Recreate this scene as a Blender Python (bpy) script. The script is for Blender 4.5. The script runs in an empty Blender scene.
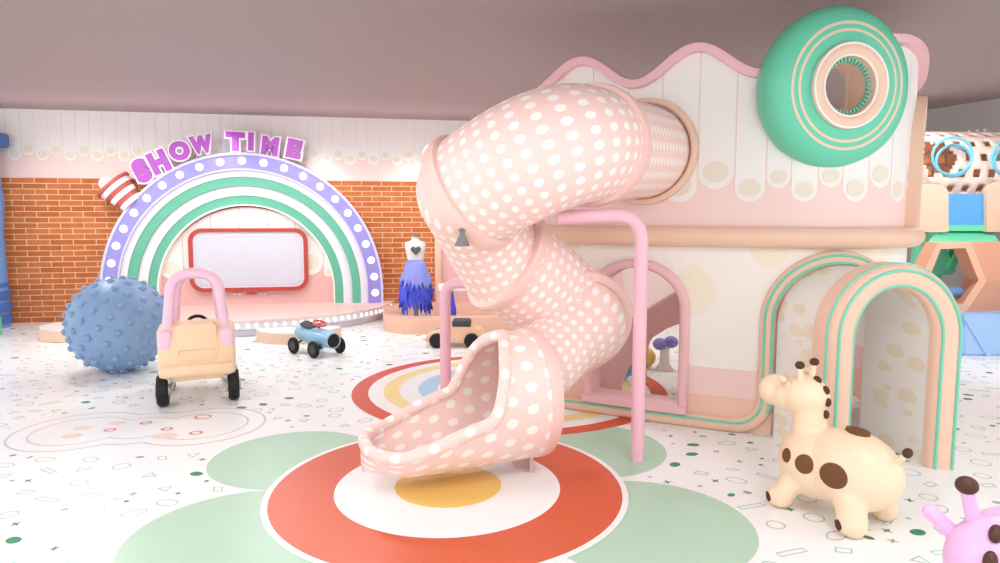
import bpy, bmesh, math, random
from mathutils import Vector, Matrix
from mathutils.bvhtree import BVHTree
random.seed(7)
PI = math.pi
COL = bpy.context.scene.collection
# ------------------------------------------------------------------ camera
FOC, PITCH, CAMZ = 667.0, math.radians(5.5), 1.5
def ray(px, py):
    x = (px-500)/FOC; v = (281.5-py)/FOC
    return Vector((x, math.cos(PITCH)+v*math.sin(PITCH), -math.sin(PITCH)+v*math.cos(PITCH)))
def G(px, py, z=0.0):
    d = ray(px, py); return Vector((0, 0, CAMZ)) + d*((z-CAMZ)/d.z)
def P(px, py, Y):
    d = ray(px, py); return Vector((0, 0, CAMZ)) + d*(Y/d.y)
cam = bpy.data.cameras.new('camera'); cam.sensor_width = 36; cam.lens = 36*FOC/1000
camo = bpy.data.objects.new('camera', cam); COL.objects.link(camo)
camo.location = (0, 0, CAMZ); camo.rotation_euler = (PI/2-PITCH, 0, 0)
cam.clip_end = 100
bpy.context.scene.camera = camo
# ------------------------------------------------------------------ materials
def lin(c):
    return tuple(((v/255)/12.92 if v/255 <= .04045 else ((v/255+.055)/1.055)**2.4) for v in c) + (1,)
def nt(name):
    m = bpy.data.materials.new(name); m.use_nodes = True
    t = m.node_tree; return m, t, t.nodes['Principled BSDF']
def mat(name, c, rough=.5, spec=.35, coat=0, metal=0, emit=0, var=.03):
    m, t, b = nt(name)
    n = t.nodes.new('ShaderNodeTexNoise'); n.inputs['Scale'].default_value = 6
    tc = t.nodes.new('ShaderNodeTexCoord'); t.links.new(tc.outputs['Object'], n.inputs['Vector'])
    mx = t.nodes.new('ShaderNodeMixRGB'); l = lin(c)
    mx.inputs[1].default_value = tuple(v*(1-var) for v in l[:3])+(1,)
    mx.inputs[2].default_value = tuple(min(1, v*(1+var)) for v in l[:3])+(1,)
    t.links.new(n.outputs['Fac'], mx.inputs[0]); t.links.new(mx.outputs[0], b.inputs['Base Color'])
    b.inputs['Roughness'].default_value = rough; b.inputs['Specular IOR Level'].default_value = spec
    b.inputs['Coat Weight'].default_value = coat; b.inputs['Metallic'].default_value = metal
    if emit:
        b.inputs['Emission Color'].default_value = l; b.inputs['Emission Strength'].default_value = emit
    return m
def mth(t, op, a, b=None, c=None):
    n = t.nodes.new('ShaderNodeMath'); n.operation = op
    for i, v in enumerate((a, b, c)):
        if v is None: continue
        if isinstance(v, (int, float)): n.inputs[i].default_value = v
        else: t.links.new(v, n.inputs[i])
    return n.outputs[0]
def dotmat(name, c, dc, rx=.24, ry=.30, stagger=False):
    m, t, b = nt(name)
    uv = t.nodes.new('ShaderNodeUVMap'); uv.uv_map = 'UVMap'
    s = t.nodes.new('ShaderNodeSeparateXYZ'); t.links.new(uv.outputs[0], s.inputs[0])
    u, v = s.outputs[0], s.outputs[1]
    if stagger:
        par = mth(t, 'MODULO', mth(t, 'FLOOR', v), 2.0)
        u = mth(t, 'ADD', u, mth(t, 'MULTIPLY', par, .5))
    fu = mth(t, 'DIVIDE', mth(t, 'SUBTRACT', mth(t, 'FRACT', u), .5), rx)
    fv = mth(t, 'DIVIDE', mth(t, 'SUBTRACT', mth(t, 'FRACT', v), .5), ry)
    d = mth(t, 'ADD', mth(t, 'MULTIPLY', fu, fu), mth(t, 'MULTIPLY', fv, fv))
    k = mth(t, 'LESS_THAN', d, 1.0)
    mx = t.nodes.new('ShaderNodeMixRGB'); mx.inputs[1].default_value = lin(c); mx.inputs[2].default_value = lin(dc)
    t.links.new(k, mx.inputs[0]); t.links.new(mx.outputs[0], b.inputs['Base Color'])
    b.inputs['Roughness'].default_value = .5; b.inputs['Specular IOR Level'].default_value = .28
    return m
def brickmat():
    m, t, b = nt('orange brick')
    tc = t.nodes.new('ShaderNodeTexCoord'); mp = t.nodes.new('ShaderNodeMapping')
    mp.inputs['Rotation'].default_value = (PI/2, 0, 0)
    t.links.new(tc.outputs['Object'], mp.inputs[0])
    br = t.nodes.new('ShaderNodeTexBrick'); t.links.new(mp.outputs[0], br.inputs[0])
    br.inputs['Color1'].default_value = lin((186, 104, 60)); br.inputs['Color2'].default_value = lin((204, 122, 74))
    br.inputs['Mortar'].default_value = lin((236, 196, 150))
    br.inputs['Scale'].default_value = 1; br.inputs['Brick Width'].default_value = .30; br.inputs['Row Height'].default_value = .079
    br.inputs['Mortar Size'].default_value = .006; br.inputs['Bias'].default_value = -.1; br.inputs['Mortar Smooth'].default_value = .2
    nz = t.nodes.new('ShaderNodeTexNoise'); nz.inputs['Scale'].default_value = 9; nz.inputs['Detail'].default_value = 4
    t.links.new(tc.outputs['Object'], nz.inputs[0])
    hs = t.nodes.new('ShaderNodeHueSaturation'); t.links.new(br.outputs[0], hs.inputs['Color'])
    t.links.new(mth(t, 'ADD', mth(t, 'MULTIPLY', nz.outputs[0], .5), .75), hs.inputs['Value'])
    t.links.new(hs.outputs[0], b.inputs['Base Color']); b.inputs['Roughness'].default_value = 1.62
    bp = t.nodes.new('ShaderNodeBump'); bp.inputs['Strength'].default_value = .35; bp.inputs['Distance'].default_value = .01
    t.links.new(mth(t, 'SUBTRACT', 1.0, br.outputs['Fac']), bp.inputs['Height']); t.links.new(bp.outputs[0], b.inputs['Normal'])
    return m
def cloudmat(name, c, cc, pink=None, scale=2.2, thr=.60, flat=1.0):
    """painted wall paper: cream cloud blotches, with a painted pink skirting band below a wavy line"""
    m, t, b = nt(name)
    tc = t.nodes.new('ShaderNodeTexCoord'); mp = t.nodes.new('ShaderNodeMapping')
    mp.inputs['Scale'].default_value = (1, 1, flat); t.links.new(tc.outputs['Object'], mp.inputs[0])
    nz = t.nodes.new('ShaderNodeTexNoise'); nz.inputs['Scale'].default_value = scale*3; nz.inputs['Detail'].default_value = 1.5
    t.links.new(mp.outputs[0], nz.inputs[0])
    vo = t.nodes.new('ShaderNodeTexVoronoi'); vo.inputs['Scale'].default_value = scale; vo.inputs['Randomness'].default_value = .8
    t.links.new(mp.outputs[0], vo.inputs['Vector'])
    k = mth(t, 'LESS_THAN', mth(t, 'ADD', vo.outputs['Distance'], mth(t, 'MULTIPLY', nz.outputs[0], .25)), thr)
    mx = t.nodes.new('ShaderNodeMixRGB'); mx.inputs[1].default_value = lin(c); mx.inputs[2].default_value = lin(cc)
    t.links.new(k, mx.inputs[0]); out = mx.outputs[0]
    if pink:
        s = t.nodes.new('ShaderNodeSeparateXYZ'); t.links.new(tc.outputs['Object'], s.inputs[0])
        k2 = mth(t, 'LESS_THAN', s.outputs[2], .44)
        k3 = mth(t, 'LESS_THAN', s.outputs[2], .24)
        m2 = t.nodes.new('ShaderNodeMixRGB'); t.links.new(k2, m2.inputs[0]); t.links.new(out, m2.inputs[1]); m2.inputs[2].default_value = lin(pink)
        m3 = t.nodes.new('ShaderNodeMixRGB'); t.links.new(k3, m3.inputs[0]); t.links.new(m2.outputs[0], m3.inputs[1]); m3.inputs[2].default_value = lin((240, 200, 178))
        out = m3.outputs[0]
    t.links.new(out, b.inputs['Base Color']); b.inputs['Roughness'].default_value = .55
    return m

M = {}
def mk(key, *a, **k): M[key] = mat(key, *a, **k)
mk('floor white', (250, 251, 251), .28, .35, var=.01)
mk('line teal', (180, 214, 204), .4); mk('fleck green', (42, 142, 98), .4); mk('fleck grey', (150, 176, 168), .4)
mk('floor mint', (182, 216, 192), .35, var=.02); mk('floor orange', (218, 96, 60), .35, var=.02)
mk('floor yellow', (244, 206, 116), .35); mk('floor pale yellow', (246, 226, 158), .35); mk('floor blue', (176, 218, 242), .35)
mk('floor red', (216, 84, 54), .35); mk('line grey', (205, 205, 205), .4); mk('line red', (226, 120, 96), .4); mk('floor peach', (246, 218, 206), .4)
mk('ceiling mauve', (164, 149, 148), .55, .3, var=.02)
mk('wall grey', (178, 176, 176), .7); mk('wall pink', (241, 215, 209), .6, var=.015); mk('arch pink', (226, 182, 178), .6, var=.015); mk('wall rose', (236, 188, 186), .6, var=.015)
mk('plank white', (241, 239, 235), .5, var=.012); mk('cream oval', (231, 225, 207), .6)
mk('trim peach', (238, 201, 178), .45); mk('trim pink', (240, 188, 200), .4); mk('pole pink', (240, 190, 204), .35)
mk('rose dark', (238, 194, 198), .4); mk('mint', (108, 208, 174), .35); mk('mint line', (120, 212, 184), .4)
mk('peach tan', (240, 206, 182), .4); mk('white gloss', (248, 244, 240), .3); mk('wave pink', (242, 194, 200), .45)
mk('purple', (148, 142, 210), .45); mk('lilac', (206, 204, 234), .45); mk('arch white', (228, 228, 236), .5); mk('arch green', (100, 180, 152), .45)
mk('stage pink', (246, 214, 204), .4); mk('stage white', (232, 232, 240), .45); mk('dark line', (90, 96, 116), .5)
mk('bulb', (255, 255, 255), .3, emit=1.6); mk('letter purple', (174, 82, 190), .4); mk('letter white', (250, 244, 252), .4)
mk('frame red', (180, 68, 62), .4); mk('screen', (204, 206, 218), .25, .5); mk('bezel', (240, 240, 246), .3)
mk('candy red', (190, 92, 88), .45); mk('ball blue', (132, 164, 202), .42, .4, var=.04)
mk('coupe peach', (247, 217, 180), .4); mk('coupe pink', (246, 206, 226), .4); mk('tyre', (26, 26, 28), .6); mk('hub grey', (196, 196, 200), .4, metal=.4)
mk('car blue', (150, 200, 226), .3, coat=.3); mk('seat dark', (70, 76, 78), .6); mk('red', (226, 92, 92), .4)
mk('curb peach', (238, 192, 168), .5); mk('car peach', (244, 204, 168), .45)
mk('bodice', (224, 224, 224), .6); mk('tulle', (82, 96, 226), .7, var=.2); mk('tulle light', (146, 156, 236), .7, var=.1); mk('heart grey', (92, 92, 96), .5, var=.2)
mk('pendant grey', (128, 124, 124), .5); mk('mat grey', (180, 180, 196), .7)
mk('giraffe', (247, 219, 188), .32, .4, var=.015); mk('brown', (112, 72, 42), .55); mk('brown dark', (78, 48, 34), .5); mk('pink toy', (232, 184, 224), .32, .4, var=.015)
mk('terracotta', (234, 172, 144), .5); mk('terracotta light', (240, 190, 162), .5); mk('block blue', (168, 206, 250), .45); mk('panel blue', (96, 172, 238), .45); mk('mint block', (116, 222, 182), .45)
mk('lattice', (248, 224, 212), .5); mk('ring blue', (110, 196, 226), .35); mk('lattice orange', (240, 164, 118), .5)
mk('tower blue', (106, 154, 214), .4); mk('tower blue dark', (70, 110, 180), .4); mk('green disc', (100, 200, 150), .4); mk('interior white', (238, 238, 242), .6)
mk('metal rose', (214, 178, 172), .35, metal=.15)
M['brick'] = brickmat()
M['dots'] = dotmat('pink with white dots', (247, 214, 206), (253, 247, 242), .29, .25)
M['dots chute'] = dotmat('pink with larger white dots', (248, 217, 209), (253, 247, 242), .23, .28, True)
M['pink plain'] = mat('pink plain', (243, 205, 196), .38)
M['cloud'] = cloudmat('cloud wall paper', (244, 241, 234), (242, 236, 214), (242, 212, 206), 2.2, .44, .8)
M['cloud tunnel'] = cloudmat('cloud tunnel paper', (244, 241, 236), (240, 228, 204), None, 4.2, .47, 1.9)
# ------------------------------------------------------------------ mesh helpers
def obj(name, bm, mats, parent=None, loc=(0, 0, 0), rot=(0, 0, 0), smooth=True, angle=40, recalc=True):
    me = bpy.data.meshes.new(name)
    if recalc: bmesh.ops.recalc_face_normals(bm, faces=bm.faces[:])
    if smooth:
        for f in bm.faces: f.smooth = True
        la = math.radians(angle)
        for e in bm.edges:
            if len(e.link_faces) == 2:
                try:
                    if e.calc_face_angle() > la: e.smooth = False
                except ValueError: pass
    bm.to_mesh(me); bm.free()
    for m in (mats if isinstance(mats, (list, tuple)) else [mats]): me.materials.append(M[m])
    o = bpy.data.objects.new(name, me); COL.objects.link(o)
    o.location = loc; o.rotation_euler = rot
    if parent: o.parent = parent
    return o
def thing(name, label, cat, loc=(0, 0, 0), rotz=0, group=None):
    o = bpy.data.objects.new(name, None); COL.objects.link(o); o.empty_display_size = .1
    o.location = loc; o.rotation_euler = (0, 0, rotz); o['label'] = label; o['category'] = cat
    if group: o['group'] = group
    return o
def tag(o, label, cat, group=None):
    o['label'] = label; o['category'] = cat
    if group: o['group'] = group
    return o
def struct(o): o['kind'] = 'structure'; return o
def box(bm, c, s, rot=None, bev=0, mi=0, seg=2):
    r = bmesh.ops.create_cube(bm, size=1)
    vs = r['verts']; bmesh.ops.scale(bm, vec=s, verts=vs)
    if bev:
        es = list({e for v in vs for e in v.link_edges})
        q = bmesh.ops.bevel(bm, geom=es, offset=bev, segments=seg, affect='EDGES', profile=.5)
        vs = list({v for f in q['faces'] for v in f.verts} | {v for v in vs if v.is_valid})
    if rot is not None: bmesh.ops.rotate(bm, cent=(0, 0, 0), matrix=rot, verts=vs)
    bmesh.ops.translate(bm, vec=c, verts=vs)
    for f in {f for v in vs for f in v.link_faces}: f.material_index = mi
    return vs
def ell(bm, c, s, rot=None, mi=0, u=24, v=16):
    r = bmesh.ops.create_uvsphere(bm, u_segments=u, v_segments=v, radius=1); vs = r['verts']
    bmesh.ops.scale(bm, vec=s, verts=vs)
    if rot is not None: bmesh.ops.rotate(bm, cent=(0, 0, 0), matrix=rot, verts=vs)
    bmesh.ops.translate(bm, vec=c, verts=vs)
    for f in {f for x in vs for f in x.link_faces}: f.material_index = mi
    return vs
def frames(pts, closed=False, up=None):
    n = len(pts); T = []
    for i in range(n):
        a = pts[(i-1) % n] if (closed or i > 0) else pts[0]
        b = pts[(i+1) % n] if (closed or i < n-1) else pts[-1]
        d = (b-a); T.append(d.normalized() if d.length > 1e-9 else Vector((0, 0, 1)))
    u = up or (Vector((0, 0, 1)) if abs(T[0].z) < .9 else Vector((1, 0, 0)))
    out = []; N = (u - T[0]*u.dot(T[0])).normalized()
    for i in range(n):
        if i:
            ax = T[i-1].cross(T[i])
            if ax.length > 1e-8:
                N = Matrix.Rotation(T[i-1].angle(T[i]), 3, ax.normalized()) @ N
            N = (N - T[i]*N.dot(T[i])).normalized()
        out.append((T[i], N, T[i].cross(N)))
    return out
def tube(bm, pts, r, seg=12, closed=False, caps=True, uv=None, mi=0, up=None):
    """round sweep; r number or list; uv = (around repeats, metres per dot along)"""
    pts = [Vector(p) for p in pts]; fr = frames(pts, closed, up); rings = []
    for i, p in enumerate(pts):
        rr = r[i] if isinstance(r, (list, tuple)) else r
        rings.append([bm.verts.new(p + fr[i][1]*(math.cos(2*PI*k/seg)*rr) + fr[i][2]*(math.sin(2*PI*k/seg)*rr)) for k in range(seg)])
    L = [0]
    for i in range(1, len(pts)): L.append(L[-1]+(pts[i]-pts[i-1]).length)
    ul = (bm.loops.layers.uv.get('UVMap') or bm.loops.layers.uv.new('UVMap')) if uv else None
    n = len(pts)
    for i in range(n if closed else n-1):
        j = (i+1) % n
        for k in range(seg):
            q = (k+1) % seg
            f = bm.faces.new((rings[i][k], rings[i][q], rings[j][q], rings[j][k])); f.material_index = mi
            if uv:
                for lp, (a, b) in zip(f.loops, ((k, i), (k+1, i), (k+1, j), (k, j))):
                    lp[ul].uv = (a/seg*uv[0], L[b]/uv[1])
    if caps and not closed:
        for rg in (rings[0], rings[-1]):
            try: bm.faces.new(rg).material_index = mi
            except ValueError: pass
    return rings
def loft(bm, rings, closed_ring=True, caps=False, mi=0, closed_path=False):
    R = [[bm.verts.new(Vector(p)) for p in rg] for rg in rings]; n = len(R)
    for i in range(n if closed_path else n-1):
        j = (i+1) % n; m = len(R[i])
        for k in range(m if closed_ring else m-1):
            q = (k+1) % m
            f = bm.faces.new((R[i][k], R[i][q], R[j][q], R[j][k])); f.material_index = mi[k] if isinstance(mi, list) else mi
    if caps:
        for rg in (R[0], R[-1]): bm.faces.new(rg).material_index = mi if not isinstance(mi, list) else 0
    return R
def lathe(bm, prof, seg=48, mis=None, axis=None, c=(0, 0, 0), caps=False):
    """prof [(r, h)] around z, optionally re-aimed so z -> axis"""
    rot = Vector((0, 0, 1)).rotation_difference(Vector(axis)).to_matrix() if axis is not None else Matrix.Identity(3)
    c = Vector(c); R = []
    for r, h in prof:
        R.append([bm.verts.new(c + rot @ Vector((r*math.cos(2*PI*k/seg), r*math.sin(2*PI*k/seg), h))) for k in range(seg)])
    for i in range(len(R)-1):
        for k in range(seg):
            q = (k+1) % seg
            f = bm.faces.new((R[i][k], R[i][q], R[i+1][q], R[i+1][k])); f.material_index = mis[i] if mis else 0
    if caps:
        bm.faces.new(R[0]).material_index = mis[0] if mis else 0; bm.faces.new(R[-1]).material_index = mis[-1] if mis else 0
    return R
def prism(bm, poly, h0, h1, mapf=None, mi=0):
    """extrude 2-D polygon poly [(x, y)] from h0 to h1 (mapf (x, y, h) -> point)"""
    mapf = mapf or (lambda x, y, h: Vector((x, y, h)))
    a = [bm.verts.new(mapf(x, y, h0)) for x, y in poly]; b = [bm.verts.new(mapf(x, y, h1)) for x, y in poly]
    n = len(poly); fs = [bm.faces.new(a), bm.faces.new(b)]
    for i in range(n): fs.append(bm.faces.new((a[i], a[(i+1) % n], b[(i+1) % n], b[i])))
    for f in fs: f.material_index = mi
    return a+b
def B(): return bmesh.new()
def hermite(p0, t0, p1, t1, n):
    out = []
    for i in range(n+1):
        t = i/n; a = 2*t**3-3*t**2+1; b = t**3-2*t**2+t; c = -2*t**3+3*t**2; d = t**3-t**2
        out.append(p0*a+t0*b+p1*c+t1*d)
    return out
def crom(pts, per):
    pts = [Vector(p) for p in pts]; out = []
    e = [pts[0]*2-pts[1]] + pts + [pts[-1]*2-pts[-2]]
    for i in range(1, len(e)-2):
        p0, p1, p2, p3 = e[i-1:i+3]
        for k in range(per):
            t = k/per
            out.append(.5*((2*p1)+(p2-p0)*t+(2*p0-5*p1+4*p2-p3)*t*t+(3*p1-p0-3*p2+p3)*t**3))
    out.append(pts[-1]); return out
def fillet(pts, r, n=6):
    """polyline with rounded corners"""
    pts = [Vector(p) for p in pts]; out = [pts[0]]
    for i in range(1, len(pts)-1):
        a, b, c = pts[i-1], pts[i], pts[i+1]; rr = min(r, (a-b).length*.49, (c-b).length*.49)
        p, q = b+(a-b).normalized()*rr, b+(c-b).normalized()*rr
        for k in range(n+1):
            t = k/n; out.append(p*(1-t)**2+b*2*t*(1-t)+q*t*t)
    out.append(pts[-1]); return out
# ------------------------------------------------------------------ room shell
W0 = G(10, 323); WU = Vector((.983, .184, 0)).normalized(); WN = Vector((.184, -.983, 0)).normalized()
W_COS = math.cos(PITCH)
WYAW = math.atan2(WU.y, WU.x)
def wall_a(px):                                     # distance along the back wall seen at pixel column px
    k = (px-500)/FOC*W_COS
    return (k*W0.y-W0.x)/(WU.x-k*WU.y)
def Wp(a, z, d=0): q = W0+WU*a+WN*d; return Vector((q.x, q.y, z))
H = 3.0
# floor: one mesh, its printed pattern inlaid
F = B()
fm = ['floor white', 'line teal', 'fleck green', 'fleck grey', 'floor mint', 'floor orange', 'floor yellow', 'floor pale yellow', 'floor blue', 'floor red', 'line grey', 'line red', 'floor peach']
F.faces.new([F.verts.new(p) for p in ((-9, -2.5, 0), (9, -2.5, 0), (9, 13, 0), (-9, 13, 0))])
def disc(c, rx, ry=None, z=.001, mi=0, n=64, rot=0):
    ry = ry or rx; vs = []
    for k in range(n):
        a = 2*PI*k/n; x, y = rx*math.cos(a), ry*math.sin(a)
        vs.append(F.verts.new((c[0]+x*math.cos(rot)-y*math.sin(rot), c[1]+x*math.sin(rot)+y*math.cos(rot), z)))
    F.faces.new(vs).material_index = mi
def outline(poly, w, z, mi):                         # ring of width w inside a polygon
    n = len(poly); cx = sum(p[0] for p in poly)/n; cy = sum(p[1] for p in poly)/n
    a = [F.verts.new((x, y, z)) for x, y in poly]; b = []
    for i in range(n):
        p0, p1, p2 = Vector(poly[i-1]), Vector(poly[i]), Vector(poly[(i+1) % n])
        d1, d2 = (p1-p0).normalized(), (p2-p1).normalized()
        n1, n2 = Vector((-d1.y, d1.x)), Vector((-d2.y, d2.x)); m = (n1+n2)
        m = m.normalized()*(w/max(.35, m.normalized().dot(n1)))
        b.append(F.verts.new((p1.x+m.x, p1.y+m.y, z)))
    for i in range(n):
        j = (i+1) % n; F.faces.new((a[i], a[j], b[j], b[i])).material_index = mi
FC = (-.29, 3.62); PR = .54
PET = [(FC[0]+d*math.cos(math.radians(a)), FC[1]+d*math.sin(math.radians(a)), r) for a, d, r in ((36, 1.05, .515), (-25, 1.10, .53), (-87, 1.12, .53), (212.5, 1.10, .53), (156, 1.10, .505))]
for i, (x, y, r) in enumerate(PET): disc((x, y), r, z=.0008+.0001*i, mi=4)
for r, mi, z in ((.995, 0, .0026), (.962, 5, .0032), (.625, 0, .0038), (.298, 6, .0044)): disc(FC, r, z=z, mi=mi, n=96)
RC = (.08, 5.82)
for r, mi, z in ((1.37, 9, .0011), (1.23, 0, .0013), (1.10, 7, .0015), (.965, 0, .0017), (.80, 8, .0019), (.63, 0, .0021)): disc(RC, r, z=z, mi=mi, n=96)
for r in (.52, .38, .24, .1):
    q = [(RC[0]-.12+r*.7*math.cos(2*PI*k/4+.35), RC[1]-.05+r*math.sin(2*PI*k/4+.35)) for k in range(4)]
    outline(q, .05, .0024, 6)
# cloud shaped print on the left
def blob(c, circles, n=160, grow=0):
    out = []
    for k in range(n):
        a = 2*PI*k/n; d = Vector((math.cos(a), math.sin(a))); best = 0
        for x, y, r in circles:
            r += grow; b = d.x*x+d.y*y; disc_ = b*b-(x*x+y*y-r*r)
            if disc_ > 0: best = max(best, b+math.sqrt(disc_))
        out.append((c[0]+d.x*best, c[1]+d.y*best))
    return out
CC = (-2.56, 4.64); CB = [(-.40, -.05, .32), (.0, .02, .25), (.40, .07, .32)]
q = blob(CC, CB, grow=.12); F.faces.new([F.verts.new((x, y, .0006)) for x, y in q]).material_index = 0
outline(q, .014, .0012, 10); outline(blob(CC, CB), .012, .0012, 10)
for px, py, rr, mi in ((83, 428, .085, 1), (110, 430, .05, 0), (72, 436, .09, 1), (118, 423, .08, 1), (146, 423, .05, 0), (167, 429, .05, 0), (203, 417, .075, 0), (165, 436, .12, 1), (196, 433, .055, 0)):
    g = G(px, py)
    if mi: disc(g, rr*.75, rr*.55, .0013, 12, 24)
    else: outline([(g.x+rr*.85*math.cos(2*PI*k/20), g.y+rr*.75*math.sin(2*PI*k/20)) for k in range(20)], .016, .0014, 11)
def blocked(x, y, m):
    if math.hypot(x-FC[0], y-FC[1]) < 1.0+m: return True
    for px_, py_, r in PET:
        if math.hypot(x-px_, y-py_) < r+m: return True
    if math.hypot(x-RC[0], y-RC[1]) < 1.38+m: return True
    if abs((x-CC[0])/(.90+m))**2+abs((y-CC[1])/(.52+m))**2 < 1: return True
    return False
cells = {}
tries = 0
for _ in range(9000):
    y = random.uniform(1.2, 11.5); x = random.uniform(-1, 1)*min(8, .82*y+.4)
    kind = random.choice(('circ', 'circ', 'circ', 'ell', 'ell', 'rect', 'rect', 'dia', 'dia', 'tri', 'tri', 'arrow', 'fill', 'star', 'star', 'small', 'fillbig'))
    m = {'circ': .07, 'ell': .07, 'rect': .085, 'dia': .06, 'tri': .06, 'fill': .04, 'star': .035, 'small': .03, 'arrow': .05, 'fillbig': .05}[kind]
    if blocked(x, y, m): continue
    ok = True; ci, cj = int(x//.2), int(y//.2)
    for i in (-1, 0, 1):
        for j in (-1, 0, 1):
            for (xx, yy, mm) in cells.get((ci+i, cj+j), ()):
                if math.hypot(x-xx, y-yy) < m+mm+.012: ok = False
    if not ok: continue
    cells.setdefault((ci, cj), []).append((x, y, m))
    a = random.uniform(-.9, .9); ca, sa = math.cos(a), math.sin(a)
    def tr(q): return [(x+u*ca-v*sa, y+u*sa+v*ca) for u, v in q]
    w = .009 if y < 4.5 else .012
    if kind == 'circ':
        r = random.uniform(.045, .062); outline(tr([(r*math.cos(2*PI*k/20), r*math.sin(2*PI*k/20)) for k in range(20)]), w, .0005, 1)
    elif kind == 'ell':
        outline(tr([(.062*math.cos(2*PI*k/20), .04*math.sin(2*PI*k/20)) for k in range(20)]), w, .0005, 1)
    elif kind == 'rect': outline(tr([(-.075, -.02), (.075, -.02), (.075, .02), (-.075, .02)]), w, .0005, 1)
    elif kind == 'dia': outline(tr([(-.05, -.01), (.02, -.035), (.05, .01), (-.02, .035)]), w, .0005, 1)
    elif kind == 'tri': outline(tr([(-.045, -.03), (.05, -.02), (-.01, .045)]), w, .0005, 1)
    elif kind == 'arrow': outline(tr([(-.04, -.02), (.0, -.02), (.04, .0), (.0, .03), (-.01, .005), (-.04, .005)]), w*.8, .0005, 1)
    elif kind == 'fillbig': disc((x, y), .042, .03, .0005, 2, 20, a)
    elif kind == 'fill': disc((x, y), .026, .018, .0005, random.choice((2, 3)), 14, a)
    elif kind == 'small': disc((x, y), .014, .014, .0005, random.choice((2, 3, 1)), 10, a)
    else:
        q = []
        for k in range(8): rr = .03 if k % 2 == 0 else .011; q.append((rr*math.cos(PI*k/4), rr*math.sin(PI*k/4)))
        F.faces.new([F.verts.new((u, v, .0005)) for u, v in tr(q)]).material_index = random.choice((2, 2, 3))
for f in F.faces:
    f.normal_update()
    if f.normal.z < 0: f.normal_flip()
struct(obj('floor', F, fm, smooth=False, recalc=False))
# ceiling and walls
b = B(); box(b, (0, 5.2, H+.05), (18, 16, .1)); struct(obj('ceiling', b, 'ceiling mauve', smooth=False))
WL = 13.2                                            # back wall length from its left end
AX0 = -2.6
b = B(); box(b, (AX0+(WL-AX0)/2, .075, H/2), (WL-AX0, .15, H))
wall = struct(obj('wall_back', b, 'wall pink', loc=W0, rot=(0, 0, WYAW), smooth=False))
ABR = wall_a(434)
ZB = P(100, 178.5, 9.6).z
b = B(); box(b, (AX0+(ABR-AX0)/2, -.02, ZB/2), (ABR-AX0, .04, ZB)); obj('brick_facing', b, 'brick', wall, smooth=False)
b = B(); box(b, (ABR+.05, -.05, ZB/2), (.1, .1, ZB), bev=.01); obj('corner_post', b, 'trim peach', wall)
b = B(); box(b, (ABR+1.6, -.02, ZB/2), (3.0, .04, ZB)); obj('rose_panel', b, 'wall rose', wall, smooth=False)
def plank(bm, bo, x0, x1, zb, zt, y, mp, ov=True, n=10, th=.004, ovs=.72, holes=()):
    """hanging plank: rounded lower end, cream oval near the end.  mp(x, z, out) -> point"""
    r = (x1-x0)/2; cx = (x0+x1)/2; zr = zb+r
    poly = [(cx+r*math.cos(PI+PI*k/n), zr+r*math.sin(PI+PI*k/n)) for k in range(n+1)]
    zt0, zt1 = (zt(x0), zt(x1)) if callable(zt) else (zt, zt)
    top = [(x1, zt1)]+([(x1+(x0-x1)*k/6, zt(x1+(x0-x1)*k/6)) for k in range(1, 6)] if callable(zt) else [])+[(x0, zt0)]
    # column strips so that the plank can follow a curved wall
    xs = [x0+(x1-x0)*(.5-.5*math.cos(PI*k/12)) for k in range(13)]
    def lo(x): return zr-math.sqrt(max(0, r*r-(x-cx)**2))
    hi = zt if callable(zt) else (lambda x: zt)
    vo = [[bm.verts.new(mp(x, z, y+o)) for x in xs for z in (lo(x), hi(x))] for o in (0, th)]
    for i in range(12):
        v = vo[1]; cut = None
        for hx_, hz_, hr_ in holes:
            if abs((xs[i]+xs[i+1])/2-hx_) < hr_: cut = (hx_, hz_, hr_)
        if cut:
            def hh_(x): return math.sqrt(max(0, cut[2]**2-(x-cut[0])**2))
            m0, m1 = (bm.verts.new(mp(xs[i+j], min(cut[1]+hh_(xs[i+j]), hi(xs[i+j])), y+th)) for j in (0, 1)); l0, l1 = (bm.verts.new(mp(xs[i+j], max(cut[1]-hh_(xs[i+j]), lo(xs[i+j])), y+th)) for j in (0, 1))
            bm.faces.new((v[2*i], v[2*i+2], l1, l0)); bm.faces.new((m0, m1, v[2*i+3], v[2*i+1]))
        else: bm.faces.new((v[2*i], v[2*i+2], v[2*i+3], v[2*i+1]))
        bm.faces.new((vo[0][2*i], vo[0][2*i+2], vo[1][2*i+2], vo[1][2*i]))
    for i in (0, 12):
        bm.faces.new((vo[0][2*i], vo[0][2*i+1], vo[1][2*i+1], vo[1][2*i]))
    if ov:
        q = [bm.verts.new(mp(cx+ovs*r*math.cos(2*PI*k/20), zr-.02*r+ovs*.85*r*math.sin(2*PI*k/20), y+th+.003)) for k in range(20)]
        bm.faces.new(q).material_index = 1
b, bo = B(), B()
a = wall_a(-30); k = 0; wa = .176
while a < WL-.2:
    zb = P(60, 161 if k % 2 else 156, 9.6).z
    plank(b, bo, a, a+wa-.006, zb, H, .0, lambda x, z, o: Vector((x, -o, z))); a += wa; k += 1
obj('plank_fringe', b, ['plank white', 'cream oval'], wall)
RW0 = Vector((7.9, 4.4, 0)); RW1 = Vector((5.15, 11.75, 0))
d = (RW1-RW0); b = B(); box(b, (d.length/2, -.075, H/2), (d.length, .15, H))
struct(obj('wall_right', b, 'wall grey', loc=RW0, rot=(0, 0, math.atan2(d.y, d.x)), smooth=False))
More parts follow.
